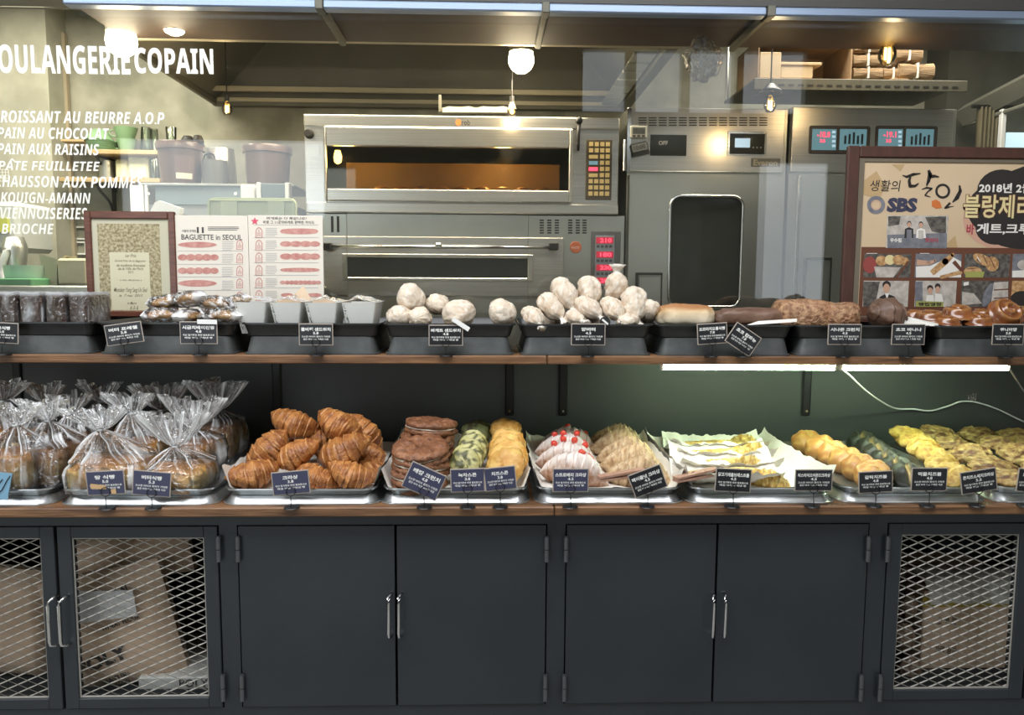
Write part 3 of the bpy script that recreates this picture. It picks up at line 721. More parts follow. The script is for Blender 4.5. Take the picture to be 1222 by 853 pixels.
row(sc_c[:1], 'cheese_scone', px3(604,520,.47), px3(604,520,.47), 1, (10,0,0), 1.15, 'light brown scone lying flat on the back end of the yellow scone row', 'scone', 'yellow scones')

# berry and almond croissants -----------------------------------
def tt_straw(s,c,z,fr,t): q = -c*.85+z*.5; return [max(0,min(1,q*1.3+.15+noise.noise(Vector((s*8,z*4,1)))*1.2)), max(0,min(1,(-q)*1.1))*.9 + (.5 if fr<.12 else 0)]
def tt_alm(s,c,z,fr,t): return [max(0,min(1,noise.noise(Vector((s*9,c*5,z*5)))*2.2)), (.55 if fr<.12 else 0)+max(0,c*.85-z*.5-.3)]
st_m = [smooth_mesh(croissant(.180,.038,8,.030,seed=k+3,toptint=tt_straw,flat=.75), 'berry_croissant', M['croisstraw']) for k in range(2)]
al_m = [smooth_mesh(croissant(.180,.038,9,.030,seed=k+6,toptint=tt_alm,flat=.8), 'almond_croissant', M['croisalm']) for k in range(2)]
ye_m = [smooth_mesh(croissant(.15,.034,7,.035,seed=k+9,toptint=tt_alm,flat=.7), 'cheese_croissant', M['croisyel']) for k in range(2)]
berry = mat('strawberry', (.62,.035,.02), .3, col2=(.72,.09,.05), nscale=40, coat=.3)
bmz = blob(.010,.010,.012,.1,80,1,14,10,.6,1.8).mesh('strawberry_piece', berry, True)
def at_row(me, name, pts, rot, s, labs, cat, group, extra=None):
    for i, (cx,cy,Y) in enumerate(pts):
        t = place(me[i%len(me)], name, px3(cx,cy,Y), (rot[0]+rnd.uniform(-4,4), rot[1]+rnd.uniform(-4,4), rot[2]+rnd.uniform(-6,6)), s, labs[i], cat, group)
        if extra:
            for (x,y,z) in extra[i]: child(bmz, 'strawberry_piece', t, (x*1.05,y*1.22-.004,z+.004), (rnd.uniform(-30,30), rnd.uniform(-30,30), rnd.uniform(0,180)), 1.0)
at_row(st_m, 'berry_croissant', [(686,560,.13),(680,548,.26),(676,537,.40),(680,527,.54)], (-62,6,-8), 1.16,
       ['front sugar-dusted croissant with strawberry pieces, behind its tag', 'second sugar-dusted croissant with strawberry pieces', 'third sugar-dusted croissant with strawberry pieces', 'rearmost sugar-dusted croissant with strawberry pieces'], 'croissant', 'strawberry croissants',
       [[(.038,-.020,.008),(.015,-.034,.006),(.03,-.01,.026)],[(-.042,-.016,.012),(.03,-.026,.01),(.0,-.036,.010),(-.02,-.028,.02)],[(-.035,-.022,.012),(-.015,-.034,.008),(.045,-.014,.01),(.02,-.03,.016)],[(.04,-.012,.01),(-.01,-.03,.012)]])
at_row(al_m, 'almond_croissant', [(765,566,.13),(757,552,.26),(750,542,.38),(742,532,.50),(738,525,.60)], (-62,8,-6), 1.16,
       ['front almond croissant under the wooden tongs, behind its tag', 'second almond croissant from the front', 'third almond croissant from the front', 'fourth almond croissant from the front', 'rearmost almond croissant against the panel'], 'croissant', 'almond croissants')
at_row(ye_m, 'almond_cream_croissant', [(918,577,.12),(895,560,.24),(886,548,.37),(900,543,.46),(890,533,.58)], (-60,12,-20), 1.05,
       ['front almond cream croissant behind the cream-edged tag', 'second almond cream croissant from the front, in white paper', 'third almond cream croissant from the front', 'fourth yellow-topped almond cream croissant', 'rearmost yellow-topped croissant in the paper-lined pan'], 'croissant', 'almond cream croissants')
# long breads in crumpled paper ---------------------------------
lb = blob(.135,.035,.020,.10,14,3,40,14,.6,2.6,None,.08,90).mesh('flatbread', M['croisyel'], True)
def crumple(L_, W_, seed):
    mb = MB(); rows = []; nx, ny = 46, 20
    for i in range(ny):
        v = i/(ny-1)*2-1; r_ = []
        for j in range(nx):
            u = j/(nx-1)*2-1; e = abs(v)
            z = .046*e**1.3 + .018*max(0,abs(u)-.7)/.3 + .010*noise.noise(Vector((u*4,v*2.5,seed)))*(.4+e) + .006*noise.noise(Vector((u*11,v*6,seed+2)))*(.3+e)
            r_.append((u*L_/2*(1-.05*e), v*W_/2 + .006*noise.noise(Vector((u*5,v,seed+9))), max(z,.0)+.0008))
        rows.append(r_)
    mb.grid(rows); return mb
for i, (cx,cy,Y,L_,lab) in enumerate(((868,574,.135,.33,'front'),(866,562,.26,.33,'second'),(860,550,.40,.34,'third'),(852,540,.54,.36,'rearmost'))):
    c = at(cx, 560, Y); c.z = ZT+.005
    t = thing('wrapped_bread', lab+' long yellow-topped bread lying in crumpled white paper', 'bread', c, 'long breads in white paper')
    ORG[t] = Vector((0,0,0))
    mb = crumple(L_, .155, i+1); part('paper_wrap', mb, M['parch'], t, smooth=True)
    child(lb, 'bread', t, (.0,.0,.012), (0,0,rnd.uniform(-3,3)), (L_/.36,.62,.95), 'yellow cheese-topped bread')
# wooden tongs ---------------------------------------------------
def tongs(p0, p1, label):
    a, b = Vector(p0), Vector(p1); t = thing('wooden_tongs', label, 'tongs', (a+b)/2, 'wooden tongs on the pans')
    wm = mat('tongs_wood', (.50,.29,.21), .55, col2=(.42,.23,.16), nscale=6, stretch=(8,2,2))
    d = (b-a).normalized(); up = Vector((0,0,1)); s = d.cross(up).normalized()
    for k in (-1, 1):
        mb = MB(); o = up*.008*k; h = .0045
        pts = []
        for q in (a, b):
            for ds, du in ((-1,-1),(1,-1),(1,1),(-1,1)): pts.append(q + o*(1.0 if q is b else .5) + s*.013*ds + up*h*.7*du)
        mb.add(pts, [(0,1,2,3),(7,6,5,4),(0,4,5,1),(1,5,6,2),(2,6,7,3),(3,7,4,0)]); part('arm', mb, wm, t)
    mb = MB(); mb.tube([b-d*.002, b+d*.012], .010, 8); part('end_cap', mb, M['rubber'], t, 'dark tip')
tongs(at(714,571,.02), at(768,563,.06), 'pinkish wooden tongs lying on the almond croissants')
tongs(at(806,572,.03), at(854,562,.09), 'pinkish wooden tongs lying on the white paper wraps')

# buns, squid ink, nut breads -------------------------------------
def split_bun(seed, m_, cut=.45):
    mb = MB(); rows = []; T = []
    for i in range(19):
        ph = -math.pi/2+math.pi*i/18; r_=[]; t_=[]
        for j in range(36):
            th = 2*math.pi*j/36; ux, uy, uz = math.cos(ph)*math.cos(th), math.cos(ph)*math.sin(th), math.sin(ph)
            g = math.exp(-(ux/.10)**2)*max(0,uz+.35)*1.1
            k = 1-.26*min(1,g)+nz(ux,uy,uz,.09,1.8,seed)
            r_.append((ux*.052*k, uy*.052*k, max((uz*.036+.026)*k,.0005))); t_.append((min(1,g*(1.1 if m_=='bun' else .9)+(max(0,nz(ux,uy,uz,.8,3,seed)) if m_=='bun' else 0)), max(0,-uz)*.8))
        rows.append(r_); T.append(t_)
    mb.grid(rows, wrap=True, tints=T); return mb.mesh('split_bun', M[m_], True)
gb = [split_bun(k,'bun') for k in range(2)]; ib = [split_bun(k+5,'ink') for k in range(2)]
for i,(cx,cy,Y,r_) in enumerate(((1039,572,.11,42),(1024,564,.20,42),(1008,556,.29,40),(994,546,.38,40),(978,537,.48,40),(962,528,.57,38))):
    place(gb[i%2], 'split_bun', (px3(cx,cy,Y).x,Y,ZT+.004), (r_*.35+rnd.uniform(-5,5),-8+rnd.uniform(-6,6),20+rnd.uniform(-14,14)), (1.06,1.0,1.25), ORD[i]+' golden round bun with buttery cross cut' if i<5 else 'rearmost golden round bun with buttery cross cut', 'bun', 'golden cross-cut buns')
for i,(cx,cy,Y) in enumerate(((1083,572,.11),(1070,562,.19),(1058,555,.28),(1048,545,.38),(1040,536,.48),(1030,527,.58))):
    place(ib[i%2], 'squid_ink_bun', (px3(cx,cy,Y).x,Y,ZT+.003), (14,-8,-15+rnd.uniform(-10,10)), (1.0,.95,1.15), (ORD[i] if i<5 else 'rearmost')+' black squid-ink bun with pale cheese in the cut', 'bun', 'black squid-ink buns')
ck = [smooth_mesh(blob(.058,.044,.028,.12,22,k+20,34,18,.7,2.1,None,.10,80), 'cheese_bread', M['ychz']) for k in range(2)]
row(ck, 'cheese_bread', px3(1136,574,.13), px3(1082,526,.58), 6, (25,0,10), 1.08, '# knobbly yellow cheese bread in the row right of the black buns', 'bread', 'yellow cheese breads', rj=8)
nt_ = [smooth_mesh(blob(.070,.048,.024,.14,20,k+30,36,18,.7,2.3,lambda a,b,c,k_: (max(0,noise.noise(Vector((a*3,b*3,c*3)))*2.2), max(0,noise.noise(Vector((a*6,b*6,5)))*1.5)),.12,90), 'nut_bread', M['nut']) for k in range(3)]
row(nt_, 'nut_bread', px3(1205,578,.09), px3(1118,524,.60), 5, (12,0,-15), 1.0, '# flat nut-crusted bread in the far-right pan, left', 'bread', 'flat nut-crusted breads', rj=8)
row(nt_[::-1], 'nut_bread', px3(1268,572,.12), px3(1165,525,.60), 5, (12,0,15), 1.0, '# flat nut-crusted bread in the far-right pan, middle', 'bread', 'flat nut-crusted breads', rj=8)
row(nt_, 'nut_bread', px3(1330,572,.12), px3(1212,525,.60), 5, (12,0,5), 1.0, '# flat nut-crusted bread in the far-right pan, right', 'bread', 'flat nut-crusted breads', rj=8)

# ------------------------------------------------------------------ bagged loaves
def loaf_mb(w_, l_, h_, seed):
    mb = MB(); rows = []; T = []
    nv = 26; ny = 14
    for i in range(ny+1):
        v = i/ny*2-1; r_=[]; t_=[]; e = (1-abs(v)**8)**.5 if abs(v)<1 else 0
        for j in range(nv):
            th = 2*math.pi*j/nv; c, s = math.cos(th), math.sin(th)
            x = math.copysign(abs(c)**.45, c)*w_/2; z = math.copysign(abs(s)**(.5 if s<0 else .7), s)
            dome = 1.0+.14*math.cos(v*math.pi*1.5)*.5
            z = h_/2*(1+z*(dome if z>0 else 1)); k = (.82+.18*e)
            r_.append((x*k+nz(v,c,s,.01,2,seed), v*l_/2, max(.0,(h_/2+(z-h_/2)*k)+nz(v,c,s,.012,2,seed+2))))
            zz=z/h_; t_.append((max(0,min(1,1.5-abs(zz-.42)*4.2+nz(v*2,c*2,s*2,.9,1.5,seed))), max(0,min(1,(zz-.78)*4))*.75))
        rows.append(r_); T.append(t_)
    mb.grid(rows, wrap=True, caps=True, tints=T); return mb
def bag_mb(w_, l_, h_, neck_h, fan_h, fan_w, seed, npl=26, dx=0.):
    """clear bag: boxy round the loaf, gathered at the neck, fanning out above it"""
    mb = MB(); rows = []; T = []; n = npl*4
    levels = [(0.0,1.0,0),(.12,1.03,.1),(.35,1.05,.2),(.6,1.04,.3),(.8,1.0,.4),(.92,.93,.5)]
    k = len(levels); ups = (0,.08,.18,.3,.44,.58,.7,.81,.9,.96,1.0,1.06,1.15,1.3,1.5,1.7,1.85,2.0)
    L_ = len(levels)+len(ups)
    for i in range(L_):
        r_ = []; t_ = []; ox = 0
        if i < k:
            f, sc_, pl = levels[i]; z = f*h_; rx, ry = w_/2*sc_, l_/2*sc_; pw = .5; pleat = pl*.03; fold = .05+.35*f
        else:
            a = ups[i-k]
            if a <= 1:
                z = h_*.98 + (neck_h-h_*.98)*a; sh = (1-a)**.8; rx, ry = .008+(w_/2*.88)*sh, .008+(l_/2*.84)*sh; pw = .5+.5*a; pleat = .05+.20*a; fold = .6+.4*a; ox = dx*a
            else:
                b_ = a-1; z = neck_h + fan_h*b_; rx, ry = .009+fan_w*1.25*b_**.7, .008+fan_w*.5*b_; pw = 1; pleat = .26; fold = .95; ox = dx+dx*.6*b_
        for j in range(n):
            th = 2*math.pi*j/n; c, s = math.cos(th), math.sin(th); crest = (1, .0, -1, .0)[j%4]; g = j//4
            amp = pleat*(.5+1.1*abs(noise.noise(Vector((g*1.7,seed,0)))))
            kx = 1+amp*crest
            x = math.copysign(abs(c)**pw, c)*rx*kx; y = math.copysign(abs(s)**pw, s)*ry*kx
            up = max(0, i-(L_-6))/5
            zz = z + up*.032*noise.noise(Vector((g*2.1,seed,4))) ; x += up*.022*noise.noise(Vector((g*1.3,seed,9)))
            wr = .006*noise.noise(Vector((x*26,y*26,z*26+seed)))*(1 if i<L_-8 else .3)
            x += wr + ox; y += wr
            r_.append((x,y,max(0,zz)))
            lobe = noise.noise(Vector((g*3.3,z*9,seed)))
            f_ = fold*(1.0 if j%4==0 else (.16 if j%4==2 else .05))*max(.0,.45+1.9*lobe)  # white crest streaks: denser folds plus highlights painted into the film
            if i < k+5: f_ += max(0, noise.noise(Vector((g*1.1, z*10, seed+5)))-.22)*2.2
            t_.append((max(0,min(1,f_)),0))
        rows.append(r_); T.append(t_)
    mb.grid(rows, wrap=True, tints=T); return mb
bl = [ # px, Y, w, l, h, neck, fan h, fan w, neck dx, rz, crust, label
 (20,.13,.145,.20,.112,.178,.055,.045,.005,3,'loaf','bagged loaf at the frame\'s left edge, front, beside the blue card'),
 (72,.20,.120,.20,.115,.178,.060,.048,-.03,-4,'loafd','bagged loaf second from the left with darker crust, on the far-left pan'),
 (-42,.15,.14,.20,.11,.18,.06,.05,0,4,'loaf','bagged loaf partly outside the left edge of the frame'),
 (8,.40,.14,.20,.125,.205,.060,.05,0,8,'loaf','bagged loaf behind the front left one, tuft high at the edge'),
 (62,.46,.13,.20,.12,.190,.060,.045,-.01,-6,'loaf','bagged loaf in the back row, left of the tallest tuft'),
 (92,.38,.12,.18,.11,.170,.055,.045,-.01,-3,'loafd','bagged loaf in the middle of the far-left pan with dark crust'),
 (126,.52,.12,.20,.12,.185,.055,.045,-.005,-6,'loafd','bagged loaf in the back row near the panel seam'),
 (137,.13,.215,.20,.088,.165,.060,.060,-.035,2,'loaf','wide bagged loaf at the front, behind the dark tag with a bread picture'),
 (217,.12,.165,.19,.072,.118,.100,.075,-.015,-3,'loaf','low bagged loaf at the front right with a big white tuft'),
 (168,.33,.15,.19,.10,.178,.060,.050,-.02,5,'loaf','bagged loaf in the middle row, left, with a tan tuft'),
 (238,.33,.13,.19,.10,.130,.095,.070,-.01,-5,'loafd','bagged loaf in the middle row, right, with a spread tuft'),
 (200,.50,.15,.20,.11,.160,.085,.065,-.01,4,'loafd','bagged loaf at the back of its pan, centre'),
 (262,.50,.15,.20,.125,.160,.095,.070,0,-6,'loafd','dark-crusted bagged loaf at the back right, nearest the croissants')]
for q, (cx, Y, w_, l_, h_, nk, fh, fw, dx, rz, m_, lab) in enumerate(bl):
    p = at(cx, 560, Y); t = thing('bagged_loaf', lab, 'bread', (p.x, Y, ZT+.001), 'loaves in tied clear bags'); ORG[t] = Vector((0,0,0)); t.rotation_euler = (0,0,R(rz))
    part('loaf', loaf_mb(w_-.012, l_-.02, h_-.006, q), M[m_], t, smooth=True)
    part('clear_bag', bag_mb(w_, l_, h_, nk, fh, fw, q+1, 22+q%4, dx), M['bag'], t, 'clear cellophane bag, pleated and tied at the neck')
    mb = MB(); mb.lathe([(.010,-.003),(.012,-.001),(.012,.001),(.010,.003)], (dx,0,nk), 12); part('tie', mb, mat('clear_tie', (.6,.62,.62), .3), t, smooth=True)

# ------------------------------------------------------------------ upper shelf goods
def wrapped(seed, m_='wrap', r_=.042, tail=True, ell=1.25, open_=False):
    """roll in pleated paper twisted to a tail at +X"""
    mb = MB(); rows = []; T = []; n = 36
    prof = [(-1,.02),(-.97,.30),(-.9,.52),(-.75,.76),(-.5,.94),(-.2,1.0),(.1,1.0),(.4,.93),(.65,.78),(.82,.56),(.93,.38),(1.0,.24),(1.08,.20),(1.25,.34),(1.5,.52)]
    if not tail: prof = prof[:11]+[(.98,.16),(1.0,.02)]
    pr2 = []
    for i in range(len(prof)-1):
        for q in (0,.5): pr2.append((prof[i][0]*(1-q)+prof[i+1][0]*q, prof[i][1]*(1-q)+prof[i+1][1]*q))
    pr2.append(prof[-1]); n = 40
    for i,(s,k) in enumerate(pr2):
        rr=[]; tt=[]
        for j in range(n):
            th = 2*math.pi*j/n; g = j//4; cr = (1,.2,-1,-.2)[j%4]; p = (.01+.16*max(0,abs(s)-.5)) if s<1 else .25
            v = Vector((s, math.cos(th), math.sin(th)))
            rdg = (1-abs(noise.noise(v*1.9+Vector((seed,0,0))))*3) ; rdg2 = (1-abs(noise.noise(v*4.2+Vector((0,seed,3))))*3)
            q = r_*k*(1+p*cr*(.5+noise.noise(Vector((g*2.2,seed,0))))) * (1+.22*noise.noise(v*1.4+Vector((0,0,seed))) + (.07*rdg+.045*rdg2)*(1 if abs(s)<.97 else .3))
            if s>1: yy, zz = math.cos(th)*q*1.3, math.sin(th)*q*.6
            else: yy, zz = math.cos(th)*q, math.sin(th)*q*.86
            rr.append((s*r_*ell, yy, zz)); tt.append((max(0,min(1,.1+max(0,rdg-.35)*.9+max(0,rdg2-.5)*.9+(.7 if s>.95 else 0))),0))
        rows.append(rr); T.append(tt)
    mb.grid(rows, wrap=True, caps=True, tints=T); return mb.mesh('wrapped_roll', M[m_], True)
WR = [wrapped(k, ell=1.45, r_=.039) for k in range(3)]; WN = [wrapped(k+6, tail=False, ell=1.1) for k in range(3)]
# crate 3: five sandwiches + one at its right end
for i,(cx,cy,Y,rot,s,k,lab) in enumerate(((477,377,.38,(10,-10,100),.92,0,'white paper-wrapped roll at the front left of its crate'),(501,379,.36,(0,0,80),.86,1,'low white paper-wrapped roll in front, second from the left'),(491,356,.43,(70,20,20),1.02,2,'round white paper-wrapped roll on top with a pointed corner'),(523,363,.45,(20,0,60),.88,0,'small round paper-wrapped roll right of the topmost one'),(548,375,.37,(0,-18,8),1.18,1,'oblong paper-wrapped roll touching the grey tag'),(600,373,.40,(60,0,20),.98,2,'paper-wrapped roll alone at the right end of its crate'))):
    place(WN[k], 'wrapped_roll', px3(cx,cy,Y), rot, s, lab, 'sandwich', 'paper-wrapped sandwiches')
for i,(cx,cy,Y,rot,s,k,lab) in enumerate(((636,378,.37,(0,30,-60),.80,0,'paper-wrapped roll at the far left of the heap, tail hidden'),(658,366,.40,(0,42,-40),.95,1,'paper-wrapped roll at the left of the heap, tail pointing down right'),(674,350,.43,(0,52,-50),1.05,2,'tall paper-wrapped roll second from the left, upper row'),(703,347,.46,(0,70,-80),.92,0,'round paper-wrapped roll in the middle of the upper row'),(735,343,.47,(0,-75,-90),.92,1,'paper-wrapped roll at the top right with its tuft pointing up'),(702,368,.40,(0,30,-40),.92,2,'paper-wrapped roll in the middle of the heap, tail over the black clip'),(731,368,.41,(0,35,-60),.88,0,'paper-wrapped roll right of the middle, twisted tail to the right'),(757,362,.42,(0,60,-90),1.05,1,'paper-wrapped roll at the right with its tail down'),(773,372,.44,(0,30,80),.95,2,'paper-wrapped roll at the right end of the heap'),(686,380,.36,(0,10,-60),.7,1,'paper-wrapped roll low behind the tag, left'),(750,384,.38,(0,0,60),.8,2,'paper-wrapped roll low at the front right'),(712,384,.46,(0,0,90),.9,0,'paper-wrapped roll buried at the bottom centre'),(655,384,.5,(0,0,90),.9,0,'paper-wrapped roll buried at the bottom left'))):
    place(WR[k], 'wrapped_roll', px3(cx,cy,Y), rot, s, lab, 'bread roll', 'paper-wrapped butter rolls')
# crate 2: four white cartons with folded paper over them
for i, (x0,x1) in enumerate(((284,325),(326,366),(367,408),(410,453))):
    c = at((x0+x1)/2, 373, .40); w_ = at(x1,373,.33).x - at(x0,373,.33).x
    pos = ['leftmost', 'second from the left', 'third from the left', 'rightmost'][i]
    t = thing('lunch_box', pos+' white flared paper box in the row', 'box', (c.x, .43, ZC), 'white paper lunch boxes'); ORG[t] = Vector((0,0,0))
    mb = MB(); h_ = at(365,361,.34).z-ZC
    mb.rloft([(w_-.038,.13,.004,0),(w_-.004,.17,.004,h_),(w_-.007,.167,.004,h_),(w_-.040,.127,.004,.002)], n=2, caps=(True,True)); part('carton', mb, M['whitebox'], t)
    mb = MB(); mb.bbox(-w_/2+.012, w_/2-.012, -.065, .065, h_-.02, h_-.004, 0, .006); part('sandwich', mb, M['pale'], t, 'pale sandwich filling the box', smooth=False)
    mb = MB(); rows=[]; T=[]
    for a in range(12):
        u=a/11*2-1; r_=[]; t_=[]
        for b in range(9):
            v=b/8*2-1; r_.append((u*(w_/2+.004), v*.088, h_+.003+.022*max(0,1-abs(u)-.2*abs(v))*(.7+.9*noise.noise(Vector((u*2,v*2,i*3+1))))+.004*noise.noise(Vector((u*6,v*6,i))))); t_.append((.35+.6*noise.noise(Vector((u*5,v*3,i))),0))
        rows.append(r_); T.append(t_)
    mb.grid(rows, tints=T); part('wrapping_film', mb, M['wrapfilm'], t, 'loosely folded clear film', smooth=True)
    mb = MB(); 
    mb.add([(-w_/2+.006,-.0875,h_-.004),(-w_/2+.012,-.0875,h_-.004),(-w_/2+.03+.0,-.070,.012),(-w_/2+.024,-.070,.012)], [(0,1,2,3)]); part('fold_line', mb, M['wrapfilm'], t)
tan = MB(); a=at(322,363,.42); 
tan.add([a, at(345,352,.46), at(366,362,.42), at(348,366,.38)], [(0,1,2,3)]); tan.add([at(350,352,.45), at(362,341,.47), at(372,358,.44), at(352,362,.40)], [(0,1,2,3)])
tan.add([at(372,359,.42), at(398,356,.44), at(402,363,.40), at(376,364,.38)], [(0,1,2,3)])
solo('folded_paper', tan, M['parchtan'], 'tan folded paper corners sticking up over the white paper boxes', 'paper')
# crate 1: bagged buns
bb = [blob(.048,.040,.024,.08,20,k+40,28,14,.7,2.2).mesh('bun', M['loafd'],True) for k in range(2)]
def film_blob(seed):
    mb=MB(); rows=[]; T=[]
    for i in range(15):
        s=i/14*2-1; env = max(0,1-abs(s)**3)**.5; end = max(0,abs(s)-.72)/.28
        r_=[]; t_=[]
        for j in range(24):
            th=2*math.pi*j/24; q=(.85*env+.15)*(1+nz(s*2,math.cos(th)*2,math.sin(th)*2,.22,1.5,seed))
            r_.append((s*.070, math.cos(th)*.046*q*(1+.3*end), .022+math.sin(th)*.028*q*(1-.75*end))); t_.append((max(0,min(1,end*1.1+max(0,noise.noise(Vector((s*5,th*2,seed)))-.12)*2.2)),0))
        rows.append(r_); T.append(t_)
    mb.grid(rows, wrap=True, tints=T); return mb.mesh('film', M['bag'], True)
fb = [film_blob(k) for k in range(2)]
def bagged(cx,cy,Y,rot,s,lab,k):
    t = thing('bagged_bun', lab, 'bun', px3(cx,cy,Y)-Vector((0,0,.022)), 'brown buns in clear bags'); t.rotation_euler=[R(a) for a in rot]; t.scale=(s,s,s)
    child(bb[k%2],'bun',t); child(fb[k%2],'clear_film',t,label='clear wrapper with bright creases')
for i,(cx,cy,Y,rot,s,lab) in enumerate(((192,375,.36,(0,0,20),.85,'bagged brown bun at the bottom left of the heap'),(227,376,.36,(0,0,70),.85,'bagged brown bun at the bottom centre, above its tag'),(266,376,.36,(0,0,-15),.9,'bagged brown bun at the bottom right of the heap'),(198,359,.42,(0,-6,15),.85,'bagged bun on top at the left, wrapper shining white'),(227,356,.40,(0,-10,-30),.9,'bagged bun on top in the centre'),(256,361,.42,(0,8,10),.9,'bagged bun on top, right of centre'),(282,359,.46,(0,-18,-10),.8,'bagged bun at the top right tapering to its end'),(246,380,.45,(0,0,30),1,'bagged bun hidden low at the back'))): bagged(cx,cy,Y,rot,s,lab,i)
# crate 0: brown cakes in film
for i,(x0,x1,lab) in enumerate(((-40,-2,'film-wrapped dark cake outside the left edge'),(0,22,'film-wrapped dark cake at the left edge of the frame'),(23,52,'film-wrapped dark cake with a shining pleated end'),(54,80,'film-wrapped dark cake beside the pleated one'),(82,107,'film-wrapped dark cake nearest the certificate'))):
    a=at(x0,385,.36).x; b=at(x1,385,.36).x; t = thing('wrapped_cake', lab, 'cake', ((a+b)/2,.43,ZC), 'dark cakes in film'); h_ = at(50,349,.36).z-ZC
    mb=MB(); mb.bbox(a+.003,b-.003,.355,.51,ZC+.001,ZC+h_-.008,0,.008); part('cake', mb, M['dark'], t)
    mb=MB(); rows=[]; T=[]
    for q in range(10):
        z=q/9; r_=[]; t_=[]
        for j in range(40):
            th=2*math.pi*j/40; c,s=math.cos(th),math.sin(th); w1=(b-a)/2+.001; k=1+.03*noise.noise(Vector((th*4,z*3,i)))
            r_.append(((a+b)/2+math.copysign(abs(c)**.4,c)*w1*k, .4325+math.copysign(abs(s)**.4,s)*.082*k, ZC+.001+z*h_*(1+.03*noise.noise(Vector((th*3,1,i)))))); t_.append((max(0,min(1,(1.0 if z>.93 else 0)+max(0,noise.noise(Vector((th*6,z*1.2,i*4)))-.1)*(2.6 if i==2 else 1.0))),0))
        rows.append(r_); T.append(t_)
    mb.grid(rows,wrap=True,tints=T)
    top=[rows[-1][j] for j in range(40)]; mb.add([(p[0],p[1],p[2]) for p in top],[list(range(40))],tints=[(.35,0)]*40); part('clear_film', mb, M['wrapfilm'], t, smooth=True, angle=50)
# crate 5: flat pale bread, dark bread
def slab(x0,y0,x1,y1,Y,dep,m_,name,lab,seed,ty=0):
    a=at(x0,y1,Y); b=at(x1,y0,Y); cx=(a.x+b.x)/2; w_=b.x-a.x; h_=b.z-a.z
    mb=blob(w_/2,dep/2,h_*.62,.07,16,seed,44,16,.62,3.2,lambda ux,uy,uz,k:(max(0,min(1,(.55-uz)*1.4)) if ty else max(0,(k-1)*5), max(0,min(1,(uz-.5)*3)) if ty else 0),.05,70)
    me=mb.mesh(name,M[m_],True); return place(me,name,(cx,Y+dep/2,a.z),label=lab,cat='bread')
slab(788,364,858,390,.36,.13,'pale','flat_bread','long flat pale bread with browned top, left of the two leaning tags',1,1)
slab(855,368,947,390,.38,.13,'dark','dark_bread','long flat dark brown bread beside the pale one',2)
mb=MB(); mb.add([at(905,383,.34),at(951,380,.36),at(951,384,.33),at(890,388,.33)],[(0,1,2,3)]); solo('parchment_corner', mb, M['parch'], 'white paper corner over the crate rim by the dark bread','paper')
# crate 6: crumble loaves and chocolate bread
slab(932,358,1000,396,.37,.15,'crumb','crumble_loaf','large crumble-topped loaf, left one of two',5)
slab(985,362,1036,394,.36,.15,'crumb','crumble_loaf','smaller crumble-topped loaf, right one of two',8)
tb = croissant(.15,.045,5,.0,seed=12,flat=.95); me=tb.mesh('chocolate_bread',M['dark'],True); place(me,'chocolate_bread',px3(1059,375,.38),(10,6,20),(.92,1,.9),'dark chocolate-brown twisted bread in front of the poster','bread')
mb=MB(); mb.add([at(1080,377,.35),at(1120,386,.33),at(1120,389,.33),at(1078,389,.33)],[(0,1,2,3)]); solo('parchment_corner', mb, M['parch'], 'white paper corner right of the dark twisted bread','paper')
# crate 7: glazed pastries
def swirl(seed):
    mb=MB(); rows=[]; T=[]
    for i in range(22):
        a=i/21; r_=[]; t_=[]
        for j in range(36):
            th=2*math.pi*j/36; ph=a*14+th; k=1+.03*noise.noise(Vector((math.cos(th),math.sin(th),seed)))
            rad=.056*a**.8; z=(.034*(1-a**3.2))+.0045*math.cos(ph)*(a<.93)
            r_.append((rad*k*math.cos(th), rad*k*math.sin(th), max(0,z))); t_.append((max(0,math.cos(ph))*.5,0))
        rows.append(r_); T.append(t_)
    mb.grid(rows,wrap=True,tints=T); return mb.mesh('glazed_pastry',M['glaze'],True)
sw=[swirl(k) for k in range(2)]
for i,(cx,cy,Y,rot,s,lab) in enumerate(((1199,372,.40,(55,0,10),1.05,'round caramel swirl pastry leaning up, at the right of the crate'),(1143,374,.42,(10,0,0),1.0,'glazed pastry in the middle with bright glints'),(1110,380,.40,(5,0,0),1.0,'low glazed pastry beside the paper corner'),(1130,384,.36,(5,0,60),.8,'glazed pastry at the front below the glinting one'),(1168,383,.38,(12,0,0),.9,'small glazed pastry left of the upright swirl'),(1172,378,.50,(0,0,0),1.0,'glazed pastry at the back of the crate'),(1235,376,.40,(30,0,0),1.0,'glazed swirl pastry outside the right edge'),(1092,378,.47,(0,0,0),.9,'glazed pastry at the back left, by the twisted bread'))):
    place(sw[i%2],'glazed_pastry',px3(cx,cy,Y)-Vector((0,0,.01)),rot,s,lab,'pastry','caramel-glazed pastries')
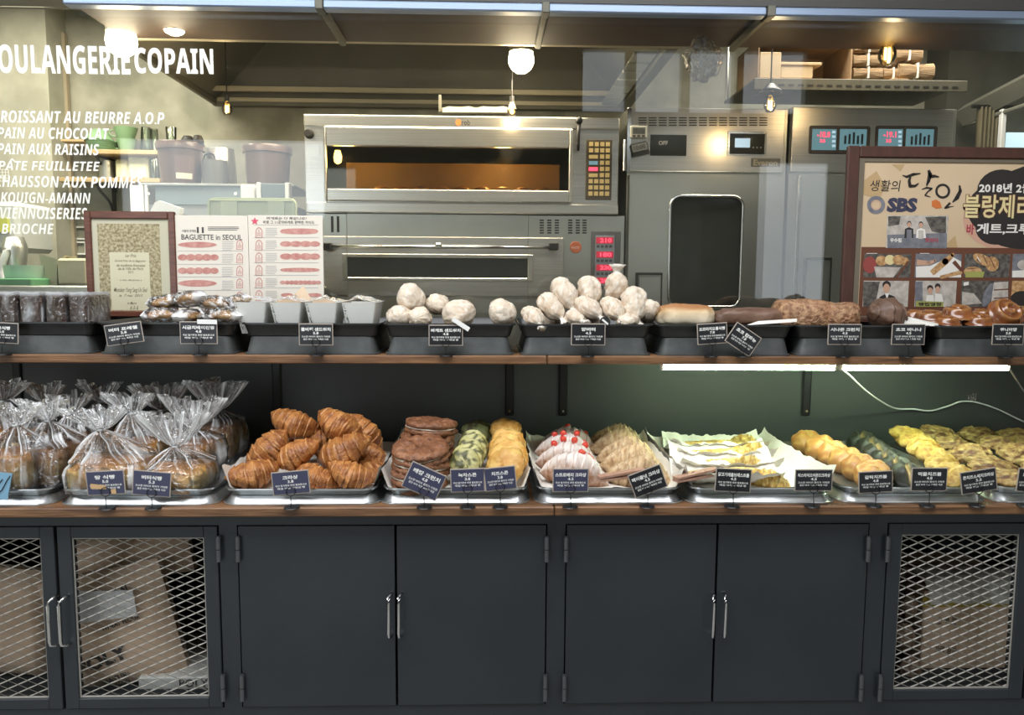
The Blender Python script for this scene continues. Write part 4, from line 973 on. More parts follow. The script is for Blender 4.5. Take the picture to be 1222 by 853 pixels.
# ------------------------------------------------------------------ light strips and cord
for k,(a,b,lab) in enumerate(((789,998,'lit white tube light under the upper shelf, left one of two'),(1003,1205,'lit white tube light under the upper shelf, right one of two'))):
    x0, x1 = at(a,438,.36).x, at(b,438,.36).x; z=ZUB
    t=thing('tube_light',lab,'lamp',((x0+x1)/2,.36,z-.022),'tube lights under the upper shelf')
    mb=MB(); mb.bbox(x0,x1,.365,.385,z-.012,z-.0005,0,.002); part('housing',mb,M['glossw'],t)
    mb=MB(); mb.tube([(x0+.006,.366,z-.0155),(x1-.006,.366,z-.0155)],.0085,12); part('tube',mb,M['led'],t,'glowing tube',smooth=True)
    for xe in (x0-.001,x1-.007): mb=MB(); mb.bbox(xe,xe+.008,.355,.378,z-.025,z-.001,0,.003); part('end_cap',mb,M['glossw'],t)
def spline(pts, n=8):
    P=[Vector(p) for p in pts]; P=[P[0]*2-P[1]]+P+[P[-1]*2-P[-2]]; out=[]
    for i in range(1,len(P)-2):
        for k in range(n):
            t=k/n; out.append(.5*((2*P[i])+(P[i+1]-P[i-1])*t+(2*P[i-1]-5*P[i]+4*P[i+1]-P[i+2])*t*t+(3*P[i]-P[i-1]-3*P[i+1]+P[i+2])*t**3))
    out.append(P[-2]); return out
mb=MB(); c=[at(998,436,.37),at(1012,446,.42),at(1032,465,.5),at(1050,478,.6),at(1068,487,.70),at(1090,488,.73),at(1110,490,.735),at(1130,485,.735),at(1147,479,.735),at(1165,480,.735),at(1190,488,.735),at(1222,503,.735),at(1260,515,.735)]
mb.tube(spline(c),.0032,8); solo('power_cord',mb,M['glossw'],'white power cord sagging across the green-lit panel from between the tube lights','cord',smooth=True)
mb=MB(); mb.tube(spline([at(1203,438,.37),at(1211,450,.45),at(1218,461,.6),at(1228,475,.72),at(1240,492,.735)]),.0030,8); solo('power_cord',mb,M['glossw'],'short white power cord dropping from the right end of the right tube light','cord',smooth=True)
mb=MB(); a=at(1160,474,YP-.004); mb.bbox(a.x-.016,a.x+.018,YP-.004,YP-.0006,a.z-.02,a.z+.014,0,.001); solo('clear_tape',mb,film('clear_tape_film',white=0,base=.12,rough=.2,bump=.8,bscale=60),'piece of clear tape holding the white cord to the panel','tape')

# ------------------------------------------------------------------ price tags
def tag(cx, cy, w_, h_, ang, Y, title, price, sub, label, group, cm='card', zbase=None, stand='ring', upper=False, note=False):
    c = at(cx,cy,Y); W_ = at(cx+w_/2,cy,Y).x-at(cx-w_/2,cy,Y).x; H_ = at(cx,cy-h_/2,Y).z-at(cx,cy+h_/2,Y).z
    t = thing('price_tag', label, 'price tag', (c.x, c.y, zbase), group)
    an = -R(ang); U = Vector((math.cos(an),0,math.sin(an))); V = Vector((-math.sin(an),0,math.cos(an))); N = Vector((0,1,0))
    T = Matrix((U,N,V)).transposed().to_4x4(); T.translation = c
    mb = MB(); mb.bbox(-W_/2,W_/2,0,.0022,-H_/2,H_/2,0,.0006,T=T); part('backing',mb,M['cardedge'],t,'pale wooden backing edge')
    e=.0028; mb = MB(); mb.box(-W_/2+e,W_/2-e,-.0006,.0001,-H_/2+e,H_/2-e,0,T=T); part('card',mb,M[cm],t)
    mb = MB(); O = c - N*.0009
    def line(s, yc, hh, ww, bold):
        text_fit(mb, s, O - U*(W_*ww/2) + V*(H_*yc), U, V, W_*ww, H_*hh, bold=bold)
    if title:
        line(title, .15, .17, min(.86,.12*len(title)+.05), .035); line(price, .0, .12, .16, .03)
        for k, s in enumerate(sub): line(s, -.14-.12*k, .085, .84-.10*k, .02)
        part('lettering',mb,M['white'],t,'white lettering')
    # wire holder with a ring clip and a round foot
    mb = MB(); rz = c.z - H_*.36; x = c.x; y=c.y-.004
    ring=[(x+.0125*math.cos(q*math.pi/8),y,rz+.0125*math.sin(q*math.pi/8)) for q in range(17)]
    mb.tube(ring,.0011,5); mb.tube([(x,y,rz-.0125),(x+.001,y-.001,zbase+.003)],.0012,5); part('wire_clip',mb,M['blackm'],t)
    mb = MB(); mb.lathe([(0,.003),(.020,.0028),(.022,.0004),(0,.0003)],(x,c.y-.001+.004,zbase),18); part('foot',mb,M['blackm'],t)
    if note:
        mb = MB(); k=note; a=at(k[0],k[1],Y-.006); an2=-R(k[2]); U2=Vector((math.cos(an2),0,math.sin(an2))); V2=Vector((-math.sin(an2),0,math.cos(an2)))
        T2=Matrix((U2,N,V2)).transposed().to_4x4(); T2.translation=a; mb.bbox(-.030,.030,0,.001,-.007,.007,0,.0004,T=T2); part('paper_slip',mb,M['white'],t,'small white paper slip')
    return t
S1=('국산 밀가루와 천연 발효종으로','매일 아침 구워낸 빵'); S2=('고소한 버터의 풍미가 가득한','겉은 바삭 속은 촉촉한 식감')
YT=YU-.012; GU='price tags on the upper shelf'; GL='price tags on the lower shelf'
zt_=ZU
up=[(2,397,40,25,3,'초코식빵','5.0','tag cut by the left edge of the frame on the upper shelf'),
(148,398,45,25,-8,'버터 프레첼','3.8','tag tilted left in front of the certificate'),
(237,397,45,27,0,'시금치베이컨빵','4.8','straight tag below the bagged brown buns, white slip on top'),
(377,399,41,26,0,'콜비잭 샌드위치','5.8','black tag below the white paper boxes'),
(532,400,41,25,0,'바게트 샌드위치','4.8','greyish tag below the round paper-wrapped rolls, slip leaning on it'),
(702,399,41,26,0,'앙버터','4.3','tag with short title below the heaped paper-wrapped rolls'),
(850,398,36,25,-4,'포르마지오통식빵','7.8','tag below the flat pale bread, slightly tilted'),
(887,405,36,27,33,'쵸코 캄파뉴','7.8','strongly tilted tag hanging right of the pale bread tag'),
(1008,399,40,25,0,'시나몬 크런치','4.5','tag below the crumble-topped loaves'),
(1084,399,40,25,0,'초코 바나나','4.5','tag below the dark twisted bread'),
(1203,399,38,25,0,'퀴니아망','3.8','tag below the upright caramel swirl at the right')]
notes={2:(247,384,1),4:(550,387,33)}
for i,(cx,cy,w_,h_,a,ti,pr,lab) in enumerate(up): tag(cx,cy,w_,h_,a,YT+.0 if i!=7 else YT-.006,ti,pr,(S1,S2)[i%2],lab,GU,'card',ZU,note=notes.get(i,False))
lo=[(126,576,46,29,-3,'탕 식빵','5.0','blue-black tag with a small bread picture, below the wide bagged loaf','cardblue'),
(181,577,46,30,5,'버터식빵','5.3','blue-black tag right of the pictured one, below the bagged loaves','cardblue'),
(347,576,45,28,-5,'크라상','3.8','blue tag below the plain croissant pile','cardblue'),
(506,574,45,33,25,'떼땅 크런치','4.8','blue tag tilted clockwise before the cocoa rounds','cardblue'),
(558,573,41,28,-2,'녹차스콘','3.8','blue tag below the green scones','cardblue'),
(597,571,38,28,-6,'치즈스콘','3.8','blue tag below the yellow scones','cardblue'),
(681,573,43,28,0,'스트로베리 크라상','4.5','blue-black tag below the strawberry croissants','cardblue'),
(773,574,41,29,-21,'헤이즐넛 크라상','4.5','black tag tilted anticlockwise below the almond croissants','card'),
(875,573,43,28,3,'닭고기애플브레스트롤','4.5','black tag below the paper-wrapped long breads','card'),
(971,573,45,26,0,'피스타치오아몬드크라상','4.5','black tag with a wide cream edge at the right of the wrapped breads','card'),
(1045,575,41,26,-3,'갈릭치즈볼','4.8','black tag below the golden cross-cut buns','card'),
(1109,572,43,28,0,'먹물치즈볼','4.8','black tag below the black squid-ink buns','card'),
(1168,574,43,27,-9,'콘치즈소세지크라상','5.5','black tag tilted anticlockwise at the gap between the last two pans','card'),
(1226,573,24,28,4,'호두파이','4.8','black tag cut by the right edge of the frame','card')]
for i,(cx,cy,w_,h_,a,ti,pr,lab,cm) in enumerate(lo):
    t=tag(cx,cy,w_,h_,a,-.004,ti,pr,(S1,S2)[i%2],lab,GL,cm,ZS)
    if i==0:
        mb=MB(); q=at(118,581,-.006); mb.add([at(108,577,-.0062),at(126,579,-.0062),at(127,584,-.0062),at(108,583,-.0062)],[(0,1,2,3)]); mb.add([at(132,584,-.0062),at(138,583,-.0062),at(139,589,-.0062),at(133,589,-.0062)],[(0,1,2,3)],0); part('bread_picture',mb,mat('print_bread',(.62,.40,.2),.5),t,'small printed picture of bread')
# blue picture card at the left edge
t=thing('picture_card','light blue picture card at the left edge, leaning before the bagged loaf','card',at(5,596,.0))
mb=MB(); p=[at(-14,562,.0),at(15,565,.0),at(9,596,.0),at(-14,595,.0)]; mb.prism([(q.x,q.z) for q in p],-.002,.001); part('card',mb,mat('card_blue',(.22,.42,.58),.4),t)
mb=MB(); mb.tube([at(-8,592,-.003),at(2,585,-.003),at(9,572,-.003),at(12,568,-.003)],.0015,5); mb.tube([at(-12,580,-.003),at(-2,578,-.003),at(3,572,-.003)],.0015,5); part('drawn_line',mb,M['rubber'],t)
mb=MB(); mb.lathe([(.009,-.003),(.011,0),(.009,.003),(.0,.003)],(0,0,0),14,T=Matrix.Translation(at(763,407-22,YU+.0)) @ Matrix.Rotation(R(90),4,'X')); 
# black clip on the roll above the butter roll tag
mb=MB(); c=at(722,384,YU-.004); T=Matrix.Translation(c)@Matrix.Rotation(R(90),4,'X')
mb.lathe([(0,.003),(.015,.003),(.017,.0),(.015,-.003),(0,-.003)],(0,0,0),20,T=T)
t=thing('round_clip','round black clip with a white stripe on the crate rim beside the butter roll tag','clip',c); part('disc',mb,M['black'],t,smooth=False)
mb=MB(); mb.bbox(-.012,.012,-.0045,-.0035,-.003,.003,0,.0005,T=Matrix.Translation(c)@Matrix.Rotation(R(40),4,'Y')); part('stripe',mb,M['white'],t,'white stripe')

# ------------------------------------------------------------------ certificate and posters, on the crates before the glass
def framed(label, px, inner, Y, fm, name, thick=.016, b=.003, liner_=None):
    o=rect(*px,Y); i=rect(*inner,Y); t=thing(name,label,'picture',((o[0]+o[1])/2,Y+thick/2,o[2]))
    mb=MB(); mb.frame(o,i,Y,Y+thick,0,b); part('frame',mb,M[fm],t); return t,o,i
YC=.69
t,o,i=framed('dark red wooden framed certificate leaning behind the black crates, left',(102,252,210,378),(110,261,202,371),YC,'frame','framed_certificate')
def sheet(t, name, x0,y0,x1,y1,Y,m_,label=None,th=.0006):
    q=rect(x0,y0,x1,y1,Y); mb=MB(); mb.box(q[0],q[1],Y,Y+th,q[2],q[3]); return part(name,mb,m_,t,label)
sheet(t,'mat_board',110,261,202,371,YC+.008,mat('cert_mat',(.55,.52,.38),.6))
eng=mat('engraving',(.22,.17,.08),.6,col2=(.52,.46,.29),nscale=110,detail=2)
sheet(t,'engraved_print',118,267,192,371,YC+.0074,eng,'brown engraved border picture')
sheet(t,'text_panel',132,301,179,370,YC+.0068,mat('cert_paper',(.64,.60,.42),.6))
mb=MB(); ink=mat('cert_ink',(.22,.19,.12),.6)
for s,a,b,c,d,sh in (('1er Prix',149,303,163,307,.4),('Grand Prix de la Baguette',137,310,174,313,.3),('de tradition francaise',139,315,173,318,.3),('de la Ville de Paris',141,319,171,322,.3),('2013',153,323,159,326,0),('a ete decerne a',143,333,169,335,.3),('Monsieur Yong Sang Un Seul',136,343,176,350,.5),('le  7 mai  2013',142,351,170,354,.4),('le Maire',152,360,163,363,.4),('A. B. B.',155,365,165,369,.4)):
    mb=MB(); text_px(mb,s,a,b,c,d,YC+.0062,shear=sh,bold=.004); part('script_lettering',mb,ink,t)
# sheet posters
ROSE=mat('print_rose',(.50,.20,.17),.6,col2=(.62,.32,.27),nscale=60); PINK=mat('print_line_rose',(.62,.33,.29),.6); PINKR=mat('print_pink',(.72,.10,.16),.6); GREYP=mat('print_grey',(.50,.48,.46),.6); INK=mat('print_ink',(.07,.06,.06),.6)
def spindle(mb,x0,x1,y,h,Y,m=0,twist=0,pow_=.6):
    n=22; 
    if not twist:
        pts=[]
        for k in range(n+1):
            u=k/n; pts.append((x0+(x1-x0)*u, y-h/2*(4*u*(1-u))**pow_))
        for k in range(n,-1,-1):
            u=k/n; pts.append((x0+(x1-x0)*u, y+h/2*(4*u*(1-u))**pow_))
        # fan of quads keeps it convex-safe
        for k in range(n): mb.poly([at(*pts[k],Y),at(*pts[k+1],Y),at(*pts[2*n-k],Y),at(*pts[2*n+1-k],Y)],m)
    else:
        for k in range(twist):
            a=x0+(x1-x0)*k/twist; b=x0+(x1-x0)*(k+1.25)/twist; b=min(b,x1+1)
            spindle(mb,a,b,y,h*(.85+.15*math.sin(math.pi*(k+.5)/twist)),Y-.00005*(k+1),m,0,.5)
def arch(mb,x,y0,y1,w_,Y,m=0,pt=.5):
    pts=[(x-w_/2,y1),(x+w_/2,y1)]+[(x+w_/2*math.cos(q*math.pi/10), y0+(y1-y0)*.45-(y1-y0)*.45*math.sin(q*math.pi/10)) for q in range(11)]
    mid=(x,(y0+y1)/2+1)
    n=len(pts); inner=[(mid[0]+(p[0]-mid[0])*.74, mid[1]+(p[1]-mid[1])*.82) for p in pts]
    for k in range(n): mb.poly([at(*pts[k],Y),at(*pts[(k+1)%n],Y),at(*inner[(k+1)%n],Y),at(*inner[k],Y)],m)
    mb.poly([at(x-.5,y0+3,Y),at(x+.5,y0+3,Y),at(x+.5,y1-2,Y),at(x-.5,y1-2,Y)],m)
    for q in (-.22,.22): mb.poly([at(x+w_*q-.4,y0+6,Y),at(x+w_*q+.4,y0+6,Y),at(x+w_*q+.4,y1-2,Y),at(x+w_*q-.4,y1-2,Y)],m)
def lines(mb,x0,x1,y0,y1,n,Y,m=0):
    for k in range(n):
        y=y0+(y1-y0)*k/max(1,n-1); xe=x1-(3 if k==n-1 else rnd.uniform(0,1.5)); mb.poly([at(x0,y,Y),at(xe,y,Y),at(xe,y+.7,Y),at(x0,y+.7,Y)][::-1],m)
def board(label,px,Y,name='baguette_poster'):
    q=rect(*px,Y); t=thing(name,label,'poster',((q[0]+q[1])/2,Y+.003,q[2]),'baguette poster boards'); mb=MB(); mb.bbox(q[0],q[1],Y,Y+.006,q[2],q[3],0,.0008); part('board',mb,M['paperw'],t); return t
t=board('cream poster board titled BAGUETTE in SEOUL, right of the certificate',(208,257,297,380),YC+.006); Yp=YC+.0054
mb=MB(); text_px(mb,'11',235,271,243,278,Yp,bold=.05); text_px(mb,'서울의 바게트',217,274,234,277,Yp,bold=.01); text_px(mb,'BAGUETTE in SEOUL',216.5,280,289,286,Yp,bold=.012); lines(mb,248,286,270.5,274,3,Yp); part('title_lettering',mb,INK,t)
for y,tw in ((292,0),(307,5),(323,5),(338,0)): mb=MB(); spindle(mb,212,260 if tw else 259,y,7 if y<300 else 8,Yp,0,tw,.55); part('printed_baguette',mb,ROSE,t)
for y in (286,302,317,332,348): mb=MB(); arch(mb,286,y,y+12,8,Yp); part('printed_slice',mb,PINK,t)
mb=MB()
for y in (288,303,319,335): lines(mb,265,279,y,y+10,6,Yp)
for y in (299,315,330,346): lines(mb,212,293,y,y,1,Yp)
part('small_print',mb,GREYP,t)
t=board('cream poster board with star and six printed breads, left of the ovens',(297.5,257,386,380),YC+.004); Yp=YC+.0034
mb=MB(); text_px(mb,'바게트는 다 똑같나요?',318,259,366,262,Yp,shear=.2,bold=.01); text_px(mb,'바로 그 11곳의바게트 완벽한 가이드',314,263.5,375,267,Yp,bold=.015); part('title_lettering',mb,INK,t)
mb=MB()
st=[(304+5*math.cos(R(-90+36*k))*(1 if k%2==0 else .45), 264+5*math.sin(R(-90+36*k))*(1 if k%2==0 else .45)) for k in range(10)]
for k in range(10): mb.poly([at(*st[k],Yp),at(*st[(k+1)%10],Yp),at(304,264,Yp)])
part('star_print',mb,PINKR,t,'pink star')
for y,tw,h,x0_,xe in ((276,0,7,334,380),(291,4,7,334,381),(306,4,8,334,381),(322,0,5,334,382),(337,9,5,334,382),(352,0,5,335,350),(352,0,5,366,384)): mb=MB(); spindle(mb,x0_,xe,y,h,Yp,0,tw,.28 if xe-x0_>20 else .5); part('printed_baguette',mb,ROSE,t)
for y in (271,286,301,316,331,346): mb=MB(); arch(mb,309,y,y+13,8.5,Yp); part('printed_slice',mb,PINK,t)
mb=MB()
for y in (272,287,302,317,332,347): lines(mb,317,331,y,y+9,6,Yp)
for y in (268,283,298,313,328,343): lines(mb,303,383,y,y,1,Yp)
part('small_print',mb,GREYP,t)

# big television poster at the right
YB=.665; XE=1452
t,o,i=framed('large dark wood framed poster with Korean lettering and photos of breads, right edge',(1008,176,XE,386),(1022,190,XE-14,380),YB,'frame2','framed_poster',.022,.004)
mb=MB(); i2=rect(1028,195,XE-20,378,YB+.004); mb.frame(i,i2,YB+.006,YB+.012,0,.001); part('inner_moulding',mb,mat('grey_moulding',(.20,.165,.12),.4,.3),t,'grey-bronze inner moulding')
CRM=mat('print_cream',(.60,.44,.27),.6,col2=(.66,.50,.33),nscale=3); sheet(t,'poster_sheet',1026,194,XE-18,379,YB+.0102,CRM)
Yq=YB+.0094
BLK=mat('print_black',(.025,.02,.018),.55); BRN=mat('print_brown',(.14,.05,.025),.55); NAVY=mat('print_navy',(.045,.045,.085),.55); ORA=mat('print_orange',(.62,.17,.04),.55); WHT=mat('print_white',(.82,.78,.72),.55)
TAN1=mat('print_tan',(.36,.17,.06),.6,col2=(.64,.40,.19),nscale=80); GRYB=mat('print_grey_blue',(.14,.145,.17),.55,col2=(.22,.22,.24),nscale=50); SKIN=mat('print_skin',(.58,.34,.23),.6); WINE=mat('print_wine',(.30,.06,.05),.55); PALE=mat('print_pale',(.60,.54,.48),.6,col2=(.40,.36,.31),nscale=45); GRN=mat('print_olive',(.36,.36,.10),.6); DKG=mat('print_dark_grey',(.05,.045,.04),.6,col2=(.16,.14,.12),nscale=70); YELL=mat('print_yellow',(.75,.62,.32),.55); RED=mat('print_red',(.42,.05,.07),.5)
def disc(mb,x,y,rx,ry,Y,m=0,n=24,r0=0,ang=0):
    ca,sa=math.cos(R(ang)),math.sin(R(ang)); P=lambda k,q:at(x+q*(rx*math.cos(2*math.pi*k/n)*ca-ry*math.sin(2*math.pi*k/n)*sa), y+q*(rx*math.cos(2*math.pi*k/n)*sa+ry*math.sin(2*math.pi*k/n)*ca), Y)
    for k in range(n):
        if r0: mb.poly([P(k,r0),P(k+1,r0),P(k+1,1),P(k,1)],m)
        else: mb.poly([at(x,y,Y),P(k,1),P(k+1,1)],m)
def stroke(mb,pts,ws,Y,m=0):
    for k in range(len(pts)-1):
        (x0,y0),(x1,y1)=pts[k],pts[k+1]; d=math.hypot(x1-x0,y1-y0) or 1; nx,ny=-(y1-y0)/d,(x1-x0)/d; a,b=ws[k]/2,ws[k+1]/2
        mb.poly([at(x0+nx*a,y0+ny*a,Y),at(x1+nx*b,y1+ny*b,Y),at(x1-nx*b,y1-ny*b,Y),at(x0-nx*a,y0-ny*a,Y)],m)
        disc(mb,x1,y1,b,b,Y,m,8)
mb=MB()
for pp in ([(1030,216),(1046,204),(1056,222),(1050,238),(1030,232)],[(1130,290),(1140,281),(1143,296),(1131,296)],[(1064,196),(1080,196),(1074,204)]): mb=MB(); ppoly(mb,pp,Yq); part('background_print',mb,mat('print_beige',(.50,.34,.17),.6),t)
mb=MB()
text_px(mb,'생활의',1038,215,1075,228,Yq-.0003,shear=.1,bold=.004)
# brush strokes of the large title
stroke(mb,[(1077,209),(1082,211),(1090,208),(1098,207)],[1,3,3.4,1.5],Yq-.0003); stroke(mb,[(1087,209),(1085,216),(1086,222),(1092,222),(1096,219)],[2,3.4,4,3,1.4],Yq-.0003)
stroke(mb,[(1108,203),(1110,208),(1108,216),(1106,221)],[3,5,4,2],Yq-.0003); stroke(mb,[(1109,211),(1115,210),(1120,211)],[4,3.4,1.6],Yq-.0003)
stroke(mb,[(1100,226),(1106,224),(1112,225),(1107,229),(1104,233),(1110,235)],[1,2.2,2.2,1.6,2,1],Yq-.0003)
disc(mb,1125,228,9,9,Yq-.0003,0,24,.68); stroke(mb,[(1145,221),(1146,228),(1142,236),(1137,241)],[2,4,5,1.5],Yq-.0003); stroke(mb,[(1134,242),(1128,248),(1138,246)],[3,2.4,.8],Yq-.0003)
part('brush_title',mb,BLK,t,'black brush-written title')
mb=MB(); text_px(mb,'SBS',1058,236,1095,253,Yq-.0003,bold=.06,shear=.08); part('station_lettering',mb,NAVY,t)
mb=MB(); disc(mb,1045.5,244.5,10.8,10.8,Yq-.0003,0,32,.50); part('ring_emblem',mb,GRYB,t,'grey-blue ring emblem'); mb=MB(); disc(mb,1045.5,244.5,6.2,6.2,Yq-.0004,0,24,.72); part('ring_core',mb,mat('print_peach',(.58,.38,.26),.6),t)
mb=MB(); ppoly(mb,[(1112,240),(1117,238),(1122,241),(1124,248),(1117,249),(1112,246)],Yq-.0003); part('seal_print',mb,ORA,t,'small orange seal')
mb=MB(); 
for x,y,rx,ry in ((1204,250,50,36),(1196,228,30,26),(1250,225,60,30),(1188,272,24,20),(1230,282,50,16),(1300,245,60,40),(1178,250,18,20)): disc(mb,x,y,rx,ry,Yq-.0002-.00001*x/100)
part('dark_cloud',mb,BLK,t,'black cloud shape'); mb=MB(); disc(mb,1203,262,54,37,Yq-.0001); part('cloud_edge',mb,mat('print_pinkish',(.62,.36,.26),.6),t)
mb=MB(); text_px(mb,'2018년 2월 26일',1168,219,1262,230,Yq-.0012,bold=.03); part('white_lettering',mb,WHT,t); mb=MB(); text_px(mb,'게트,크루아상',1165,267,1262,280,Yq-.0012,bold=.03); part('white_lettering',mb,WHT,t)
mb=MB(); text_px(mb,'블랑제리코팡',1149,233,1276,260,Yq-.0012,bold=.018); part('shop_lettering',mb,YELL,t)
mb=MB(); text_px(mb,'블랑제리코팡',1148.4,232.4,1276.6,260.6,Yq-.0009,bold=.055); part('shop_lettering_outline',mb,BRN,t)
mb=MB(); text_px(mb,'바',1153,267,1163,280,Yq-.0012,bold=.03); part('red_lettering',mb,RED,t)
sheet(t,'brown_band',1026,296,XE-18,379,Yq-.0003,BRN)
def photo(x0,y0,x1,y1,bgm,shapes,label=None):
    ob=sheet(t,'printed_photo',x0,y0,x1,y1,Yq-.0008,bgm,label); ORG[ob]=ORG[t]
    ms=[]; mb=MB(); z=0
    for m_,kind,*a in shapes:
        if m_ not in ms: ms.append(m_)
        k=ms.index(m_); z+=1; Yz=Yq-.0010-.00004*z
        if kind=='d': disc(mb,a[0],a[1],a[2],a[3],Yz,k,18,0,a[4] if len(a)>4 else 0)
        elif kind=='p': ppoly(mb,a[0],Yz,k)
        elif kind=='s': stroke(mb,a[0],a[1],Yz,k)
        elif kind=='t': text_px(mb,a[0],*a[1],Yz,k,bold=.04)
    if ms: part('photo_print',mb,ms,ob)
def duo(cx,cy,s):
    return [(BLK,'d',cx-7*s,cy-9*s,2.6*s,3.4*s),(SKIN,'d',cx-7*s,cy-8*s,2.2*s,3*s),(BLK,'p',[(cx-13*s,cy+8*s),(cx-12*s,cy-3*s),(cx-7*s,cy-5*s),(cx-2*s,cy-3*s),(cx-2*s,cy+8*s)]),(GRYB,'p',[(cx-10*s,cy-2*s),(cx-4*s,cy-2*s),(cx-4*s,cy+8*s),(cx-10*s,cy+8*s)]),
            (BLK,'d',cx+7*s,cy-8.5*s,2.6*s,3.4*s),(SKIN,'d',cx+7*s,cy-7.5*s,2.2*s,3*s),(WHT,'p',[(cx+1*s,cy+8*s),(cx+2*s,cy-2*s),(cx+7*s,cy-4*s),(cx+12*s,cy-2*s),(cx+13*s,cy+8*s)]),(PALE,'p',[(cx+4*s,cy-1*s),(cx+10*s,cy-1*s),(cx+10*s,cy+9*s),(cx+4*s,cy+9*s)])]
photo(1058,257,1131,296,PALE,[(DKG,'p',[(1060,258),(1075,258),(1073,268),(1060,270)]),(DKG,'p',[(1104,259),(1129,258),(1129,280),(1112,276)]),(GRYB,'p',[(1059,280),(1130,278),(1130,296),(1059,296)])]+duo(1092,276,1.0)+[(WHT,'t','우수점',(1062,284,1076,289)),(RED,'t','맛있다',(1104,284,1120,289))],'printed photo of two people in aprons')
photo(1031,303,1087,331,DKG,[(WINE,'d',1038,316,8,10),(TAN1,'d',1052,311,7,6),(YELL,'d',1062,310,6,6),(TAN1,'d',1072,310,7,6),(TAN1,'d',1080,312,5,5),(PALE,'p',[(1043,318),(1075,319),(1066,331),(1046,331)]),(BRN,'s',[(1084,312),(1070,331)],[3,2])],'printed photo of breads in a lined basket')
photo(1092,303,1147,331,GRYB,[(WHT,'p',[(1093,318),(1110,317),(1136,306),(1147,312),(1147,331),(1093,331)]),(SKIN,'s',[(1094,313),(1108,314),(1116,311)],[7,5,3]),(TAN1,'s',[(1112,326),(1128,312),(1137,304)],[7,8,5]),(TAN1,'s',[(1122,331),(1146,325)],[4,5]),(BRN,'s',[(1138,312),(1147,322)],[5,4])],'printed photo of baguettes on a cloth')
photo(1151,303,1205,331,DKG,[(TAN1,'d',1173,310,13,6,25),(TAN1,'d',1184,315,8,9),(WHT,'s',[(1166,306),(1170,313)],[1,1]),(BRN,'s',[(1173,304),(1178,315)],[1.2,1]),(BRN,'s',[(1181,306),(1187,319)],[1.2,1]),(BRN,'s',[(1166,309),(1172,317)],[1.2,1]),(TAN1,'d',1161,324,11,6),(GRN,'p',[(1152,324),(1175,324),(1173,331),(1152,331)]),(BRN,'s',[(1154,321),(1164,320)],[1,1])],'printed photo of large croissants')
photo(1208,303,1262,331,GRYB,[(WHT,'p',[(1208,323),(1262,320),(1262,331),(1208,331)]),(PALE,'d',1222,316,8,6),(TAN1,'d',1240,318,12,8)],'printed photo of rolls at the frame edge')
photo(1030,335,1084,366,PALE,[(DKG,'p',[(1030,336),(1050,336),(1044,366),(1030,366)]),(BLK,'d',1058,340,5,5),(SKIN,'d',1058,344,4,5.5),(BLK,'p',[(1044,372),(1050,354),(1058,350),(1068,354),(1072,372)]),(WHT,'p',[(1056,350),(1061,350),(1058.5,357)])],'printed photo of a person in a dark jacket')
photo(1092,335,1141,366,PALE,[(GRYB,'p',[(1092,336),(1101,336),(1101,366),(1092,366)]),(BLK,'d',1110,344,3.6,4),(SKIN,'d',1110,347,3,4),(BLK,'d',1119,342,3.4,4),(SKIN,'d',1119,345.5,2.8,4),(WHT,'p',[(1104,366),(1106,352),(1114,352),(1115,366)]),(WHT,'p',[(1115,366),(1116,350),(1124,351),(1127,366)]),(GRN,'p',[(1093,359),(1126,360),(1126,366),(1093,366)]),(BLK,'t','빵집명장',(1096,361,1124,365))],'printed photo of two people in white')
photo(1147,335,1203,366,DKG,[(PALE,'p',[(1148,348),(1162,350),(1172,362),(1148,364)]),(WHT,'p',[(1150,337),(1156,336),(1156,340),(1150,341)]),(GRYB,'d',1179,352,5,15,20),(PALE,'p',[(1186,337),(1203,336),(1203,366),(1182,366)]),(BRN,'s',[(1186,346),(1203,345)],[1.5,1.5]),(BRN,'s',[(1186,356),(1203,355)],[1.5,1.5])],'printed photo of a crowded kitchen')
photo(1207,335,1262,366,TAN1,[(BLK,'d',1220,356,14,9)],'printed photo cut by the frame edge')
mb=MB(); lines(mb,1034,1050,302,302,1,Yq-.003); lines(mb,1098,1112,302,302,1,Yq-.003); part('caption_line',mb,WHT,t)

# ------------------------------------------------------------------ vinyl lettering on the glass
def mb_(s, base): return ''.join(chr(base+ord(ch)-65) if 'A' <= ch <= 'Z' else ch for ch in s)
mb=MB(); YG=YP-.0006
text_px(mb,mb_('BOULANGERIE',0x1D5D4),-17,55,154.5,87,YG,bold=.01); text_px(mb,mb_('COPAIN',0x1D5D4),161,58,254,87.5,YG,bold=.01)
lt=thing('window_lettering','white vinyl shop lettering and list of breads on the left of the glass','lettering',(at(120,170,YP).x,YG,AZ(280,YP)))
part('title_lettering',mb,M['decal'],lt)
men=[('CROISSANT AU BEURRE A.O.P',-8,134,196,146),('PAIN AU CHOCOLAT',-3,153,130,165),('PAIN AUX RAISINS',-3,172,118,184),('PÂTE FEUILLETEE',-2,189,119,203),('CHAUSSON AUX POMMES',-6,211,170,223),('KOUIGN-AMANN',1,230,108,242),('VIENNOISERIES',1,248,104,261),('BRIOCHE',2,267,64,279)]
for s,a,b,c,d in men:
    mb=MB(); s2=mb_(s.replace('Â','A'),0x1D63C); bb_=4 if 'Â' in s else 0
    text_px(mb,s2,a,b+bb_,c,d,YG,bold=.0)
    if bb_: text_px(mb,'^',a+13,b,a+20,b+3.4,YG,bold=.03)
    part('bread_name',mb,M['decal'],lt)
ZTB = at(150,341,1.2).z
